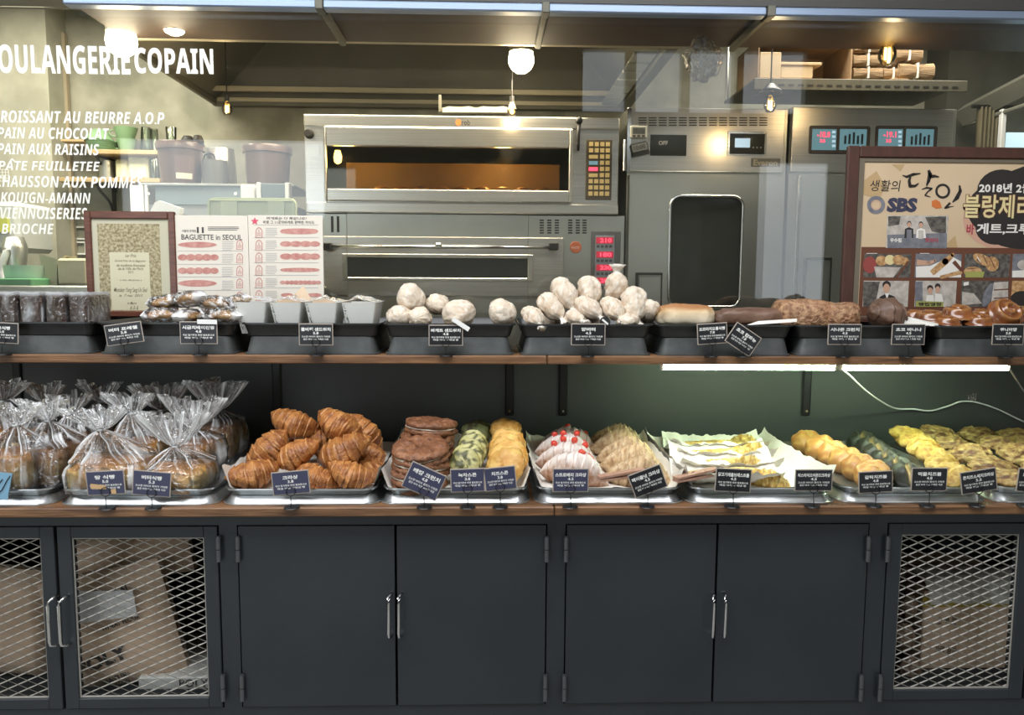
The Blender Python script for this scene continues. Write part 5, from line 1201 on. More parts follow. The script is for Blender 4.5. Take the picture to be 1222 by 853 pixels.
# ------------------------------------------------------------------ kitchen: upper deck oven
def P(px,py,Y=YK): return at(px,py,Y)
DK=mat('dark_gap',(.015,.015,.015),.7); LCD=mat('lcd_blue',(.10,.20,.24),.25,emit=(.25,.5,.6),estr=.35); LCDW=mat('lcd_pale',(.35,.5,.6),.25,emit=(.55,.75,.95),estr=.6); REDL=mat('red_digits',(.8,.05,.08),.3,emit=(1,.06,.12),estr=1.6); KEYB=mat('keypad_brown',(.09,.07,.045),.4); KEYY=mat('key_yellow',(.66,.50,.22),.5); OVI=mat('oven_interior',(.22,.13,.06),.6,col2=(.28,.17,.08),nscale=4)
OVG=film('oven_glass',tintc=(.82,.76,.60),white=0,base=.0,rough=.02,bump=0)
def sub(parent): return parent
o1=rect(364,138,738,255,YK)
t=thing('deck_oven','upper stainless deck oven with long lit window and yellow keypad','oven',((o1[0]+o1[1])/2,YK+.35,AZ(255,YK,550)))
z=lambda y,x=550: at(x,y,YK).z
X=lambda x,y=200: at(x,y,YK).x
mb=MB(); win=(X(390),X(679),z(227),z(176)); dep=.6
mb.bbox(X(364),win[0],YK,YK+dep,z(255),z(150),0,.003); mb.bbox(win[1],X(738),YK,YK+dep,z(255),z(152),0,.003); mb.box(win[0],win[1],YK+.001,YK+dep,z(255),win[2]); mb.box(win[0],win[1],YK+.001,YK+dep,win[3],z(150))
mb.bbox(X(364),X(738),YK-.012,YK+dep,z(153),z(139),0,.004); mb.box(win[0],win[1],YK+dep-.02,YK+dep,win[2],win[3]); part('body',mb,M['steel'],t)
mb=MB(); mb.cavity(win[0],win[1],YK+.004,YK+.5,win[2],win[3]); part('chamber',mb,OVI,t,'brown lit baking chamber')
mb=MB(); mb.frame((X(388),X(683),z(241),z(153.5)),(win[0]+.002,win[1]-.002,win[2],win[3]),YK-.022,YK-.002,0,.004); d=part('door',mb,M['steel'],t)
mb=MB(); mb.box(win[0],win[1],YK-.008,YK-.004,win[2],win[3]); part('door_glass',mb,OVG,d,'tinted glass')
mb=MB(); mb.bbox(X(366),X(738),YK-.018,YK-.001,z(254.5),z(243),0,.003); part('lower_trim',mb,M['steel'],t)
mb=MB(); mb.bbox(X(699),X(730),YK-.006,YK-.0006,z(237),z(165),0,.002); kp=part('keypad',mb,KEYB,t)
for r_ in range(9):
    for c_ in range(4):
        x=702.5+c_*6.6; y=168+r_*7.4
        if r_ in (2,3,4,5) and c_<2:
            if c_==0: mb=MB(); mb.box(X(x),X(x+10.5),YK-.0075,YK-.006,z(y+5),z(y+.6)); part('display_digits',mb,REDL if r_==4 else (LCD if r_==3 else KEYY),kp)
            continue
        mb=MB(); mb.box(X(x),X(x+4.8),YK-.0085,YK-.006,z(y+5),z(y)); part('key',mb,KEYY,kp)
def knob(px,py,r_,Y,parent,m='rubber'):
    c=at(px,py,Y); mb=MB(); mb.lathe([(0,.03),(r_*.8,.03),(r_,.022),(r_,.004),(r_*1.1,0)],(0,0,0),18,T=Matrix.Translation(c)@Matrix.Rotation(R(90),4,'X')); return part('knob',mb,M[m],parent,smooth=True,angle=50)
knob(369,160,.020,YK-.002,t)
mb=MB(); mb.tube([P(691,148,YK-.05),P(690.5,160,YK-.045),P(690,170,YK-.04),P(690,180,YK-.035)],[.010,.007,.008,.006],8); mb.lathe([(0,-.018),(.014,-.012),(.018,0),(.014,.012),(0,.018)],P(691,144,YK-.05),14); mb.tube([P(690,172,YK-.045),P(690,172,YK-.001)],.008,8); part('lever',mb,M['blackm'],t,smooth=True)
mb=MB(); text_px(mb,'rob',551,142.5,561,149.5,YK-.0128,bold=.02); part('maker_lettering',mb,INK,t); mb=MB(); disc(mb,547,146.2,3.4,4,YK-.0128,0,16); part('maker_emblem',mb,ORA,t)
mb=MB(); mb.box(X(367),X(381),YK-.002,YK-.0005,z(190),z(174)); part('instruction_label',mb,mat('pale_label',(.5,.56,.62),.4),t)
# chamber lamp and rolls
c=P(403,186,YK+.12); mb=MB(); mb.lathe([(0,-.04),(.016,-.03),(.02,-.005),(.014,.02),(.012,.03)],c,14); part('lamp_bulb',mb,M['bulbfil'],t,'glowing chamber lamp',smooth=True); mb=MB(); mb.tube([c+Vector((0,0,.028)),c+Vector((0,0,.06))],.016,10); part('lamp_socket',mb,M['rubber'],t)
point('oven_chamber_lamp',P(410,188,YK+.18),5,(1,.66,.25),.05); point('oven_chamber_lamp',P(600,188,YK+.25),7,(1,.64,.26),.05)
br=blob(.04,.04,.026,.05,20,77).mesh('baking_roll',M['bun'],True)
for k in range(9): place(br,'baking_roll',(P(455+24*k,226,YK+.18).x,YK+.18,win[2]+.001),s=1.0,label=('leftmost','second from the left','third from the left','fourth from the left','middle','fourth from the right','third from the right','second from the right','rightmost')[k]+' small roll baking at the bottom of the lit oven window',cat='bread',group='rolls in the upper oven')
# ------------------------------------------------------------------ lower deck oven
zf=lambda y,x=560: at(x,y,YK).z
t=thing('deck_oven','lower stainless deck oven with bar handle and red digit panel','oven',((X(366)+X(745))/2,YK+.35,0))
wd=(X(415,320),X(630,320),zf(332),zf(307.5))
mb=MB(); mb.bbox(X(366,300),wd[0],YK,YK+.7,.12,zf(256),0,.003); mb.bbox(wd[1],X(745,300),YK,YK+.7,.12,zf(256),0,.003); mb.box(wd[0],wd[1],YK+.001,YK+.7,.12,wd[2]); mb.box(wd[0],wd[1],YK+.001,YK+.7,wd[3],zf(256)); part('body',mb,M['steel2'],t)
for xx in (380,730):
    for yy in (.05,.6): mb=MB(); mb.tube([(X(xx,300),YK+yy,0),(X(xx,300),YK+yy,.12)],.02,10); part('leg',mb,M['steel2'],t)
mb=MB(); mb.cavity(wd[0],wd[1],YK+.004,YK+.4,wd[2],wd[3]); part('chamber',mb,DK,t)
mb=MB(); mb.frame((X(386,320),X(672,320),zf(353),zf(283)),(wd[0],wd[1],wd[2],wd[3]),YK-.014,YK-.001,0,.003); d=part('door',mb,M['steel'],t)
mb=MB(); mb.frame((X(409,320),X(636,320),zf(335.5),zf(303.5)),(wd[0]+.002,wd[1]-.002,wd[2]+.002,wd[3]-.002),YK-.024,YK-.0145,0,.003); part('window_frame',mb,M['chrome'],d)
mb=MB(); mb.box(wd[0],wd[1],YK-.010,YK-.006,wd[2],wd[3]); part('door_glass',mb,M['darkglass'],d)
mb=MB(); mb.tube([P(392,293.5,YK-.06),P(660,295.5,YK-.06)],.008,10); part('handle_bar',mb,M['chrome'],d,smooth=True)
for xx in (389,661): mb=MB(); a=P(xx,294,YK-.07); mb.bbox(a.x-.022,a.x+.022,YK-.072,YK-.014,a.z-.016,a.z+.018,0,.004); part('handle_bracket',mb,M['blackm'],d)
mb=MB(); a=P(523,294,YK-.07); mb.bbox(a.x-.016,a.x+.016,YK-.074,YK-.048,a.z-.012,a.z+.016,0,.006); part('handle_clamp',mb,M['chrome'],d)
mb=MB(); mb.bbox(X(366,370),X(745,370),YK-.010,YK-.001,.14,zf(355.5),0,.003); part('lower_panel',mb,M['steel2'],t)
for x0 in (396,403): mb=MB(); q=rect(x0-1,258,x0+2,277,YK); mb.box(q[0],q[1],YK-.0015,YK-.0004,q[2],q[3]); part('slot',mb,DK,t)
for x0 in (644,653,662,678,687,695):
    for k in range(6):
        mb=MB(); q=rect(x0,262+k*3,x0+5,263.7+k*3,YK); mb.box(q[0],q[1],YK-.0015,YK-.0004,q[2],q[3]); part('vent_slot',mb,DK,t)
mb=MB(); c=P(687,295); mb.lathe([(0,.002),(.026,.002),(.028,0)],(0,0,0),24,T=Matrix.Translation(c)@Matrix.Rotation(R(90),4,'X')); part('round_sticker',mb,mat('sticker_orange',(.52,.13,.05),.4),t,'round orange sticker')
mb=MB(); text_px(mb,'HOT',682,294,692,297,YK-.003,bold=.02); part('sticker_lettering',mb,mat('sticker_pale',(.75,.5,.4),.5),t)
mb=MB(); q=rect(705,276,740,345,YK); mb.bbox(q[0],q[1],YK-.006,YK-.0005,q[2],q[3],0,.002); part('control_surround',mb,mat('grey_panel',(.13,.13,.13),.4),t)
mb=MB(); q=rect(710,281,733,344,YK-.007); mb.bbox(q[0],q[1],YK-.010,YK-.006,q[2],q[3],0,.001); kp=part('control_panel',mb,mat('grey_blue_panel',(.26,.29,.32),.35),t)
for k,y in enumerate((283,300,315.5,331)):
    mb=MB(); q=rect(711.5,y,732,y+7.5,YK-.011); mb.box(q[0],q[1],YK-.0112,YK-.010,q[2],q[3]); part('display',mb,mat('display_red_dark',(.30,.015,.03),.3,emit=(.9,.05,.1),estr=.35),kp)
    mb=MB(); text_px(mb,('210','180','230','205')[k],716,y+1.2,730,y+6.3,YK-.0115,bold=.03); part('display_digits',mb,REDL,kp)
    for m_ in range(4): mb=MB(); q=rect(712+m_*5,y+9.5,715.5+m_*5,y+12.5,YK-.011); mb.box(q[0],q[1],YK-.0112,YK-.010,q[2],q[3]); part('button',mb,INK,kp)
# ------------------------------------------------------------------ proofer cabinet
t=thing('proofing_cabinet','tall stainless proofing cabinet with rounded glass door, middle right','cabinet',((X(748)+X(938))/2,YK+.35,0))
mb=MB(); mb.bbox(X(748,250),X(938,250),YK+.02,YK+.72,.0,zf(128,840),0,.003); part('body',mb,M['steel2'],t)
mb=MB(); q=rect(748.5,129,936,205,YK); mb.bbox(q[0],q[1],YK,YK+.02,q[2],q[3],0,.003); up_=part('control_front',mb,M['steel'],t)
mb=MB(); q=rect(748.5,129,753,205,YK-.004); mb.box(q[0],q[1],YK-.005,YK,q[2],q[3]); part('edge_strip',mb,M['chrome'],t)
for c_ in range(13):
    for r_ in range(4):
        x=762+c_*12; mb=MB(); q=rect(x,140+r_*2.9,x+9.5,141.4+r_*2.9,YK); mb.box(q[0],q[1],YK-.0015,YK-.0004,q[2],q[3]); part('vent_slot',mb,DK,up_)
mb=MB(); q=rect(776,161,819,186,YK); mb.bbox(q[0],q[1],YK-.006,YK-.0004,q[2],q[3],0,.001); p_=part('display',mb,M['darkglass'],up_)
mb=MB(); text_px(mb,'OFF',786,168,797,173,YK-.0065,bold=.02); part('display_digits',mb,GREYP,t)
mb=MB(); q=rect(868,157,914,185.5,YK); i=rect(870.5,160,912,184,YK); mb.frame(q,i,YK-.008,YK-.0004,0,.001); part('display_rim',mb,M['chrome'],up_)
mb=MB(); mb.box(i[0],i[1],YK-.004,YK-.0003,i[2],i[3]); part('display',mb,M['darkglass'],up_)
mb=MB(); q=rect(877,165,895,176,YK-.004); mb.box(q[0],q[1],YK-.0052,YK-.004,q[2],q[3]); part('lcd',mb,LCDW,t)
for k in range(3): mb=MB(); disc(mb,899+k*4.5,176,1,1,YK-.0045,0,8); part('button',mb,GREYP,t)
mb=MB(); q=rect(896,189,931,199,YK); mb.bbox(q[0],q[1],YK-.003,YK-.0004,q[2],q[3],0,.001); part('name_plate',mb,mat('plate_dark',(.22,.22,.21),.35,.5),t)
mb=MB(); text_px(mb,'Everon',899,190.5,928,197.5,YK-.0035,bold=.03); part('plate_lettering',mb,mat('plate_pale',(.6,.58,.5),.4),t)
# door with rounded window
zd0=.12; zd1=at(840,209.5,YK-.01).z
wx0,wx1=at(798,300,YK-.02).x,at(884,300,YK-.02).x; wz0,wz1=at(840,366,YK-.02).z,at(840,234,YK-.02).z
mb=MB(); a,b=at(749,300,YK-.02).x,at(933,300,YK-.02).x
def rrpts(x0,x1,z0,z1,r_,n=6): return [((x0+x1)/2+x,(z0+z1)/2+z_) for x,z_ in rrect(x1-x0,z1-z0,r_,n)]
inner=rrpts(wx0,wx1,wz0,wz1,.05); N_=len(inner)
def proj(p):
    cx,cz=(wx0+wx1)/2,(wz0+wz1)/2; dx,dz=p[0]-cx,p[1]-cz; 
    tx=((b-cx) if dx>0 else (a-cx))/dx if abs(dx)>1e-6 else 1e9; tz=((zd1-cz) if dz>0 else (zd0-cz))/dz if abs(dz)>1e-6 else 1e9
    k=min(tx,tz); return (cx+dx*k,cz+dz*k)
outer=[proj(p) for p in inner]
for k in range(N_):
    p,q,p2,q2=inner[k],inner[(k+1)%N_],outer[k],outer[(k+1)%N_]
    mb.add([(p2[0],YK-.03,p2[1]),(q2[0],YK-.03,q2[1]),(q[0],YK-.03,q[1]),(p[0],YK-.03,p[1])],[(0,1,2,3)])
    if abs(p2[0]-q2[0])>1e-4 and abs(p2[1]-q2[1])>1e-4:
        cr=(p2[0] if abs(p2[0]-a)<1e-5 or abs(p2[0]-b)<1e-5 else q2[0], p2[1] if abs(p2[1]-zd0)<1e-5 or abs(p2[1]-zd1)<1e-5 else q2[1]); mb.add([(p2[0],YK-.03,p2[1]),(cr[0],YK-.03,cr[1]),(q2[0],YK-.03,q2[1])],[(0,1,2)])
    mb.add([(p[0],YK-.03,p[1]),(q[0],YK-.03,q[1]),(q[0],YK+.0,q[1]),(p[0],YK+.0,p[1])],[(0,1,2,3)])
mb.box(a,a+.002,YK-.03,YK+.018,zd0,zd1); mb.box(b-.002,b,YK-.03,YK+.018,zd0,zd1); mb.box(a,b,YK-.029,YK+.018,zd1-.002,zd1)
d=part('door',mb,M['steel2'],t)
mb=MB(); ring=[(x,YK-.031,z_) for x,z_ in inner]; mb.tube(ring+ring[:2],.0075,8,caps=False); part('window_rim',mb,M['chrome'],d,'bright rounded rim',smooth=True)
mb=MB(); mb.add([(x,YK-.012,z_) for x,z_ in inner],[list(range(N_))]); part('window_pane',mb,M['darkglass'],d)
mb=MB(); q=rect(758,325,790,352,YK-.03); q=(q[0],q[1],at(774,376,YK-.03).z,q[3]); mb.frame(q,(q[0]+.012,q[1]-.004,q[2]+.004,q[3]-.012),YK-.040,YK-.030,0,.002); part('handle_recess',mb,DK,d)
mb=MB(); mb.bbox(q[0]+.016,q[1]-.006,YK-.036,YK-.0305,q[2]+.006,q[3]-.018,0,.004); part('handle_plate',mb,M['steel2'],d)
mb=MB(); a_=P(745.5,190,YK-.03); mb.bbox(a_.x-.006,a_.x+.006,YK-.03,YK+.0,at(745,205,YK).z,at(745,167,YK).z,0,.003); part('hinge',mb,M['chrome'],t)
# timers stuck on the cabinet
t2=thing('kitchen_timer','white digital kitchen timer stuck on the left of the proofing cabinet','timer',P(762,165,YK-.006),'kitchen timers')
mb=MB(); q=rect(752,150,772,165,YK-.006); mb.bbox(q[0],q[1],YK-.014,YK-.0062,q[2],q[3],0,.003); part('case',mb,mat('timer_white',(.66,.64,.55),.4),t2); mb=MB(); q=rect(755,152,770,160,YK-.015); mb.box(q[0],q[1],YK-.0155,YK-.014,q[2],q[3]); part('screen',mb,mat('timer_lcd',(.16,.18,.16),.25),t2)
mb=MB(); text_px(mb,'00:00',756,153,769,159,YK-.016,bold=.02); part('digits',mb,INK,t2)
for k in range(3): mb=MB(); q=rect(755+k*5.5,161,758.5+k*5.5,163.5,YK-.015); mb.box(q[0],q[1],YK-.0155,YK-.014,q[2],q[3]); part('button',mb,INK,t2)
t2=thing('kitchen_timer','black tilted digital kitchen timer below the white one','timer',P(763,188,YK-.006),'kitchen timers')
c=P(763,178,YK-.006); T=Matrix.Translation(c)@Matrix.Rotation(R(-13),4,'Y')
mb=MB(); mb.bbox(-.042,.042,-.012,0,-.032,.030,0,.006,T=T); part('case',mb,M['black'],t2); mb=MB(); mb.box(-.036,.036,-.0135,-.012,-.010,.024,0,T=T); part('screen',mb,mat('timer_lcd2',(.26,.27,.25),.25),t2)
mb=MB(); U=Vector((math.cos(R(13)),0,math.sin(R(13)))); V=Vector((-math.sin(R(13)),0,math.cos(R(13)))); text_fit(mb,'10:00',c-U*.028-V*.004-Vector((0,.0142,0)),U,V,.056,.022,bold=.02); part('digits',mb,INK,t2)
# ------------------------------------------------------------------ refrigerator
t=thing('refrigerator','tall stainless refrigerator with two blue and red digit displays, behind the poster','refrigerator',((X(941)+X(1137))/2,YK+.35,0))
mb=MB(); mb.bbox(X(941,250),X(1138,250),YK+.02,YK+.72,.0,zf(128,1040),0,.003); part('body',mb,M['steel2'],t)
mb=MB(); q=rect(945,129,1137,206,YK); mb.bbox(q[0],q[1],YK,YK+.02,q[2],q[3],0,.003); up_=part('control_front',mb,M['steel'],t)
for n_,(x0,x1) in enumerate(((965,1038),(1044,1118))):
    q=rect(x0,150,x1,184,YK); mb=MB(); mb.rloft([(q[1]-q[0],q[3]-q[2],.012,0),(q[1]-q[0]-.004,q[3]-q[2]-.004,.011,.006)],caps=(False,True),T=Matrix.Translation(((q[0]+q[1])/2,YK,(q[2]+q[3])/2))@Matrix.Rotation(R(90),4,'X')); p_=part('display_surround',mb,mat('plum_grey',(.10,.085,.085),.35),up_)
    for m_,(a_,b_) in enumerate(((x0+4,x0+33),(x0+37,x1-4))):
        mb=MB(); q=rect(a_,154,b_,179,YK-.007); mb.box(q[0],q[1],YK-.0075,YK-.0062,q[2],q[3]); part('screen',mb,LCD,t)
    mb=MB(); text_px(mb,('-18.0','-19.1')[n_],x0+10,157,x0+26,164,YK-.008,bold=.03); text_px(mb,'35',x0+13,166,x0+20,170,YK-.008,bold=.03); part('display_digits',mb,REDL,t)
    for r_ in range(4):
        mb=MB(); q=rect(x0+28,156+r_*5.5,x0+32,159+r_*5.5,YK-.008); mb.box(q[0],q[1],YK-.0085,YK-.0075,q[2],q[3]); part('key',mb,LCDW,t)
    mb=MB()
    for r_ in range(5): mb.box(X(x0+40+5*r_),X(x0+42.5+5*r_),YK-.0085,YK-.0075,z(172,1000),z(162-(r_%3)*2,1000))
    part('bar_marks',mb,mat('lcd_dark',(.03,.06,.08),.3),t)
mb=MB(); q=rect(943,209,1140,700,YK); mb.bbox(q[0],q[1],YK-.01,YK+.018,.12,q[3],0,.003); d=part('door',mb,M['steel2'],t)
mb=MB(); q=rect(949,213,953,400,YK-.012); mb.bbox(q[0],q[1],YK-.018,YK-.0102,.3,q[3],0,.002); part('edge_strip',mb,M['chrome'],d)
mb=MB(); q=rect(958,307,991,360,YK-.01); mb.frame(q,(q[0]+.014,q[1]-.003,q[2]-.1,q[3]-.010),YK-.020,YK-.0102,0,.002); part('handle_recess',mb,DK,d)
# ------------------------------------------------------------------ hood
zr=at(470,44,1.16).z; t=thing('extractor_hood','large dark steel extractor hood with bright front lip above the ovens','hood',(at(470,50,1.2).x,1.7,zr))
hx0,hx1=at(128,44,1.16).x,at(813,50,1.16).x; hb0,hb1=at(245,118,YW-.08).x,at(745,130,YW-.08).x
mb=MB(); zl=at(470,50.5,1.16).z; zh_=at(470,40,1.16).z
mb.bbox(hx0,hx1,1.16,1.19,zl,zh_,0,.003); part('front_lip',mb,M['hoodlip'],t,'bright front lip')
zb=at(500,119,YW-.08).z
mb=MB(); mb.bbox(hx0,hx0+.02,1.19,YW-.03,zl+.003,zh_,0,.002); mb.bbox(hx1-.05,hx1,1.19,YW-.03,zl+.003,zh_,0,.002); mb.bbox(hx0,hx1,YW-.08,YW-.04,zl,zh_,0,.002); part('side_rim',mb,M['hood'],t)
zt2=zh_+.38; mb=MB()
mb.add([(hx0,1.19,zh_-.005),(hx1,1.19,zh_-.005),(hx1,YW-.03,zh_-.005),(hx0,YW-.03,zh_-.005),(hx0+.35,1.55,zt2),(hx1-.35,1.55,zt2),(hx1-.35,YW-.03,zt2),(hx0+.35,YW-.03,zt2)],[(0,1,5,4),(1,2,6,5),(2,3,7,6),(3,0,4,7),(4,5,6,7)]); part('canopy',mb,M['hood'],t)
mb=MB(); mb.box(hx0+.03,hx1-.05,YW-.16,YW-.14,zl+.06,zl+.085); mb.box(hx0+.03,hx1-.05,YW-.09,YW-.08,zl+.02,zl+.04); part('inner_rail',mb,M['hoodlip'],t)
# baffle grille on the right side of the hood
for k in range(7):
    y=1.35+k*.14; mb=MB(); mb.bbox(hx1-.16,hx1-.06,y,y+.12,zl+.02,zl+.035,0,.003); part('baffle',mb,M['steel2'],t)
# short bracketed lamp housing over the oven
t=thing('strip_lamp','slim white strip fitting with torn paper on top of the upper oven','lamp',P(565,133,YK+.1))
mb=MB(); q=rect(526,129,608,134,YK+.05); mb.bbox(q[0],q[1],YK+.05,YK+.09,q[2],q[3],0,.003); mb.bbox(q[0]-.01,q[0]+.002,YK+.05,YK+.09,q[2],q[3]+.06,0,.002); part('fitting',mb,M['hood'],t)
mb=MB(); pts=[(528,134)]+[(528+8*k,129-2.5*abs(math.sin(k*1.9))) for k in range(11)]+[(608,134)]; mb.prism([(at(x_,y_,YK+.04).x,at(x_,y_,YK+.04).z) for x_,y_ in pts],YK+.04,YK+.042); part('torn_paper',mb,mat('pale_paper',(.40,.38,.29),.8),t)
# ------------------------------------------------------------------ lamps
def globe(px,py,rp,Y,label,flat=False,power=6,ztop_=None,vis=True):
    c=at(px,py,Y); r_=rp*(Y-CAM.y)/F_PX
    t=thing('globe_lamp',label,'lamp',c,'globe lamps in the kitchen')
    mb=MB(); pr=[(0,-r_),(r_*.4,-r_*.92),(r_*.75,-r_*.66),(r_*.95,-r_*.3),(r_,0),(r_*.96,r_*.3),(r_*.9,r_*.6)] if not flat else [(0,-r_*.45),(r_*.5,-r_*.36),(r_*.9,-r_*.15),(r_,0)]
    pr=pr+[(0,pr[-1][1])]; mb.lathe(pr,c,24); part('glass_globe',mb,M['globe'],t,'glowing glass',smooth=True,angle=60)
    mb=MB(); zt_=c.z+pr[-1][1]; mb.tube([(c.x,c.y,zt_),(c.x,c.y,zt_+.03)],r_*.95,20); part('ceiling_plate',mb,M['hoodlip'],t,smooth=True,angle=50)
    if ztop_: mb=MB(); mb.tube([(c.x,c.y,zt_+.03),(c.x,c.y,ztop_)],.008,6); part('stem',mb,M['blackm'],t)
    point('globe_lamp_light',c+Vector((0,-.0,-r_-.05)),power,(1,.84,.58),.08); return t
globe(145,50,17,1.10,'large glowing globe lamp over the shop lettering, upper left',power=3)
globe(208,37,11,1.05,'small flat glowing ceiling lamp right of the upper-left globe',True,power=2)
globe(622,72,15,1.5,'glowing round lamp below the hood, above the upper oven',power=6,ztop_=at(622,40,1.5).z+.02)
def edison(px,py,sz,Y,label,ztop,shade=False,r_=.03):
    c=at(px,py,Y); t=thing('pendant_bulb',label,'lamp',c,'pendant bulbs'); k=sz*(Y-CAM.y)/F_PX
    mb=MB(); mb.lathe([(0,-k*.5),(k*.22,-k*.46),(k*.36,-k*.2),(k*.36,0),(k*.24,k*.3),(k*.16,k*.46),(k*.15,k*.5)],c,18); part('bulb_glass',mb,film('amber_glass',tintc=(1,.86,.58),white=0,base=.05,rough=.03,bump=0),t,'clear amber glass',smooth=True)
    mb=MB(); mb.tube([c+Vector((-k*.08,0,-k*.28)),c+Vector((-k*.08,0,k*.2))],k*.055,8); mb.tube([c+Vector((k*.08,0,-k*.28)),c+Vector((k*.08,0,k*.2))],k*.055,8); part('filament',mb,M['bulbfil'],t,'glowing filament')
    mb=MB(); mb.tube([c+Vector((0,0,k*.48)),c+Vector((0,0,k*.9))],k*.17,10); mb.tube([c+Vector((0,0,k*.9)),(c.x,c.y,ztop)],.003,6); part('socket_and_cord',mb,M['blackm'],t)
    if shade: mb=MB(); mb.lathe([(k*.2,k*1.1),(k*.5,k*.8),(k*.8,k*.55),(k*.85,k*.55),(k*.5,k*.85),(k*.2,k*1.15)],c,20); part('wire_shade',mb,M['blackm'],t,smooth=True)
    point('pendant_light',c+Vector((0,-.03,-k*.6)),1.2,(1,.7,.35),.02)
edison(271,129,16,1.9,'small amber pendant bulb left, against the plaster wall',at(271,70,1.9).z+.3)
edison(611,130,16,1.55,'small amber pendant bulb above the upper oven',at(611,60,1.55).z)
edison(919,124,20,1.25,'amber pendant bulb with dark wire shade before the proofing cabinet',3.1,True)
edison(1059,63,28,1.10,'large glowing filament bulb before the paper bags, upper right',zh0+.03)
# crumpled clear film ball hanging on the hood corner
c=at(839,70,1.0); mb=MB(); rows=[]; T=[]
for i in range(19):
    ph=-math.pi/2+math.pi*i/18; r_=[]; t_=[]
    for j in range(30):
        th=2*math.pi*j/30; u=Vector((math.cos(ph)*math.cos(th),math.cos(ph)*math.sin(th),math.sin(ph))); k=1+.25*noise.noise(u*3)+.12*noise.noise(u*8)
        r_.append(c+Vector((u.x*.070*k,u.y*.05*k,u.z*.075*k*(1.1 if u.z<0 else 1)))); t_.append((max(0,min(1,noise.noise(u*5)*2.2)),0))
    rows.append(r_); T.append(t_)
mb.grid(rows,wrap=True,tints=T); solo('plastic_ball',mb,[film('crumpled_film',tintc=(.85,.78,.68),white=.7,base=.12,rough=.15,bump=1,bscale=30)],'crumpled clear plastic bundle hanging at the right end of the hood','bag',smooth=True)
mb=MB(); mb.tube([c+Vector((0,0,.06)),(c.x,c.y,zh0+.03)],.002,5); solo('hanging_string',mb,M['blackm'],'thin string from which the plastic bundle hangs','string')
# ------------------------------------------------------------------ top right wire shelf with cartons and bags
YS=1.45; zsh=at(1030,95,YS).z
t=thing('wall_shelf','grey perforated metal shelf near the ceiling, upper right','shelf',(at(1030,97,YS).x,YS+.2,zsh))
x0,x1=at(900,97,YS).x,at(1154,99,YS).x; mb=MB(); mb.bbox(x0,x1,YS,YS+.45,zsh-.012,zsh,0,.002); mb.bbox(x0,x1,YS-.006,YS,zsh-.05,zsh,0,.002); part('deck',mb,M['hood'],t)
for k in range(20): x=at(917+11.5*k,102,YS).x; mb=MB(); mb.box(x,x+.026,YS-.0075,YS-.006,zsh-.034,zsh-.026); part('slot',mb,DK,t)
mb=MB(); mb.bbox(x0+.001,x0+.014,YS+.42,YS+.44,zsh,3.1,0,.003); mb.bbox(x1-.06,x1-.04,YS+.42,YS+.44,zsh,3.1,0,.003); part('hanger',mb,M['steel2'],t)
def openbox(x0,y0,x1,y1,Y,dep,label):
    q=rect(x0,y0,x1,y1,Y); t=thing('cardboard_box',label,'box',((q[0]+q[1])/2,Y+dep/2,zsh)); q=(q[0],q[1],zsh+.0005,q[3])
    mb=MB(); mb.box(q[0],q[0]+.004,Y,Y+dep,q[2],q[3]); mb.box(q[1]-.004,q[1],Y,Y+dep,q[2],q[3]); mb.box(q[0],q[1],Y+dep-.004,Y+dep,q[2],q[3]); mb.box(q[0],q[1],Y,Y+dep,q[2],q[2]+.004); mb.box(q[0],q[1],Y,Y+dep,q[3]-.004,q[3]); part('carton_body',mb,M['kraft'],t); return t
openbox(905,47,1017,94,YS+.02,.30,'open-fronted brown carton on the high shelf, holding flat cartons')
def flatbox(x0,y0,x1,y1,Y,dep,lab): 
    q=rect(x0,y0,x1,y1,Y); mb=MB(); mb.bbox(q[0],q[1],Y,Y+dep,max(q[2],zsh+.005),q[3],0,.002); solo('flat_carton',mb,mat('pale_kraft',(.52,.40,.25),.75,col2=(.46,.34,.2),nscale=8),lab,'box')
flatbox(907,62,932,93,YS+.03,.2,'upright pale carton at the left inside the open carton'); flatbox(932,76,970,93,YS+.04,.2,'low pale carton in the middle of the open carton'); flatbox(932,74,981,77.5,YS+.035,.22,'thin pale carton lid lying across the low carton')
mk=mat('bag_bundle_kraft',(.36,.24,.13),.8,col2=(.28,.18,.095),nscale=5,stretch=(2,2,60),bump=.8,bscale=10)
def bundle(x0,y0,x1,y1,Y,lab,k):
    q=rect(x0,y0,x1,y1,Y); t=thing('paper_bag_bundle',lab,'paper bags',((q[0]+q[1])/2,Y+.1,q[2]),'bundles of brown paper bags')
    mb=MB(); rows=[]; n=26
    for i in range(12):
        v=i/11; r_=[]
        for j in range(n):
            th=2*math.pi*j/n; c,s=math.cos(th),math.sin(th); pin=1-.16*math.exp(-((v-.5)/.12)**2)
            r_.append((q[0]+(q[1]-q[0])*v, Y+.1+math.copysign(abs(c)**.5,c)*.1, (q[2]+q[3])/2+math.copysign(abs(s)**.5,s)*(q[3]-q[2])/2*pin*(1+.10*noise.noise(Vector((v*4,th,k))))+.004*math.sin(th*9+v*5)))
        rows.append(r_)
    mb.grid(rows,wrap=True,caps=True); part('bags',mb,mk,t,smooth=False)
    mb=MB(); xm=(q[0]+q[1])/2; h=(q[3]-q[2])/2*.86; cz=(q[2]+q[3])/2; mb.bbox(xm-.004,xm+.004,Y-.003,Y+.205,cz-h-.002,cz+h+.002,0,.001); part('tie_band',mb,M['whitebox'],t,'pale paper band')
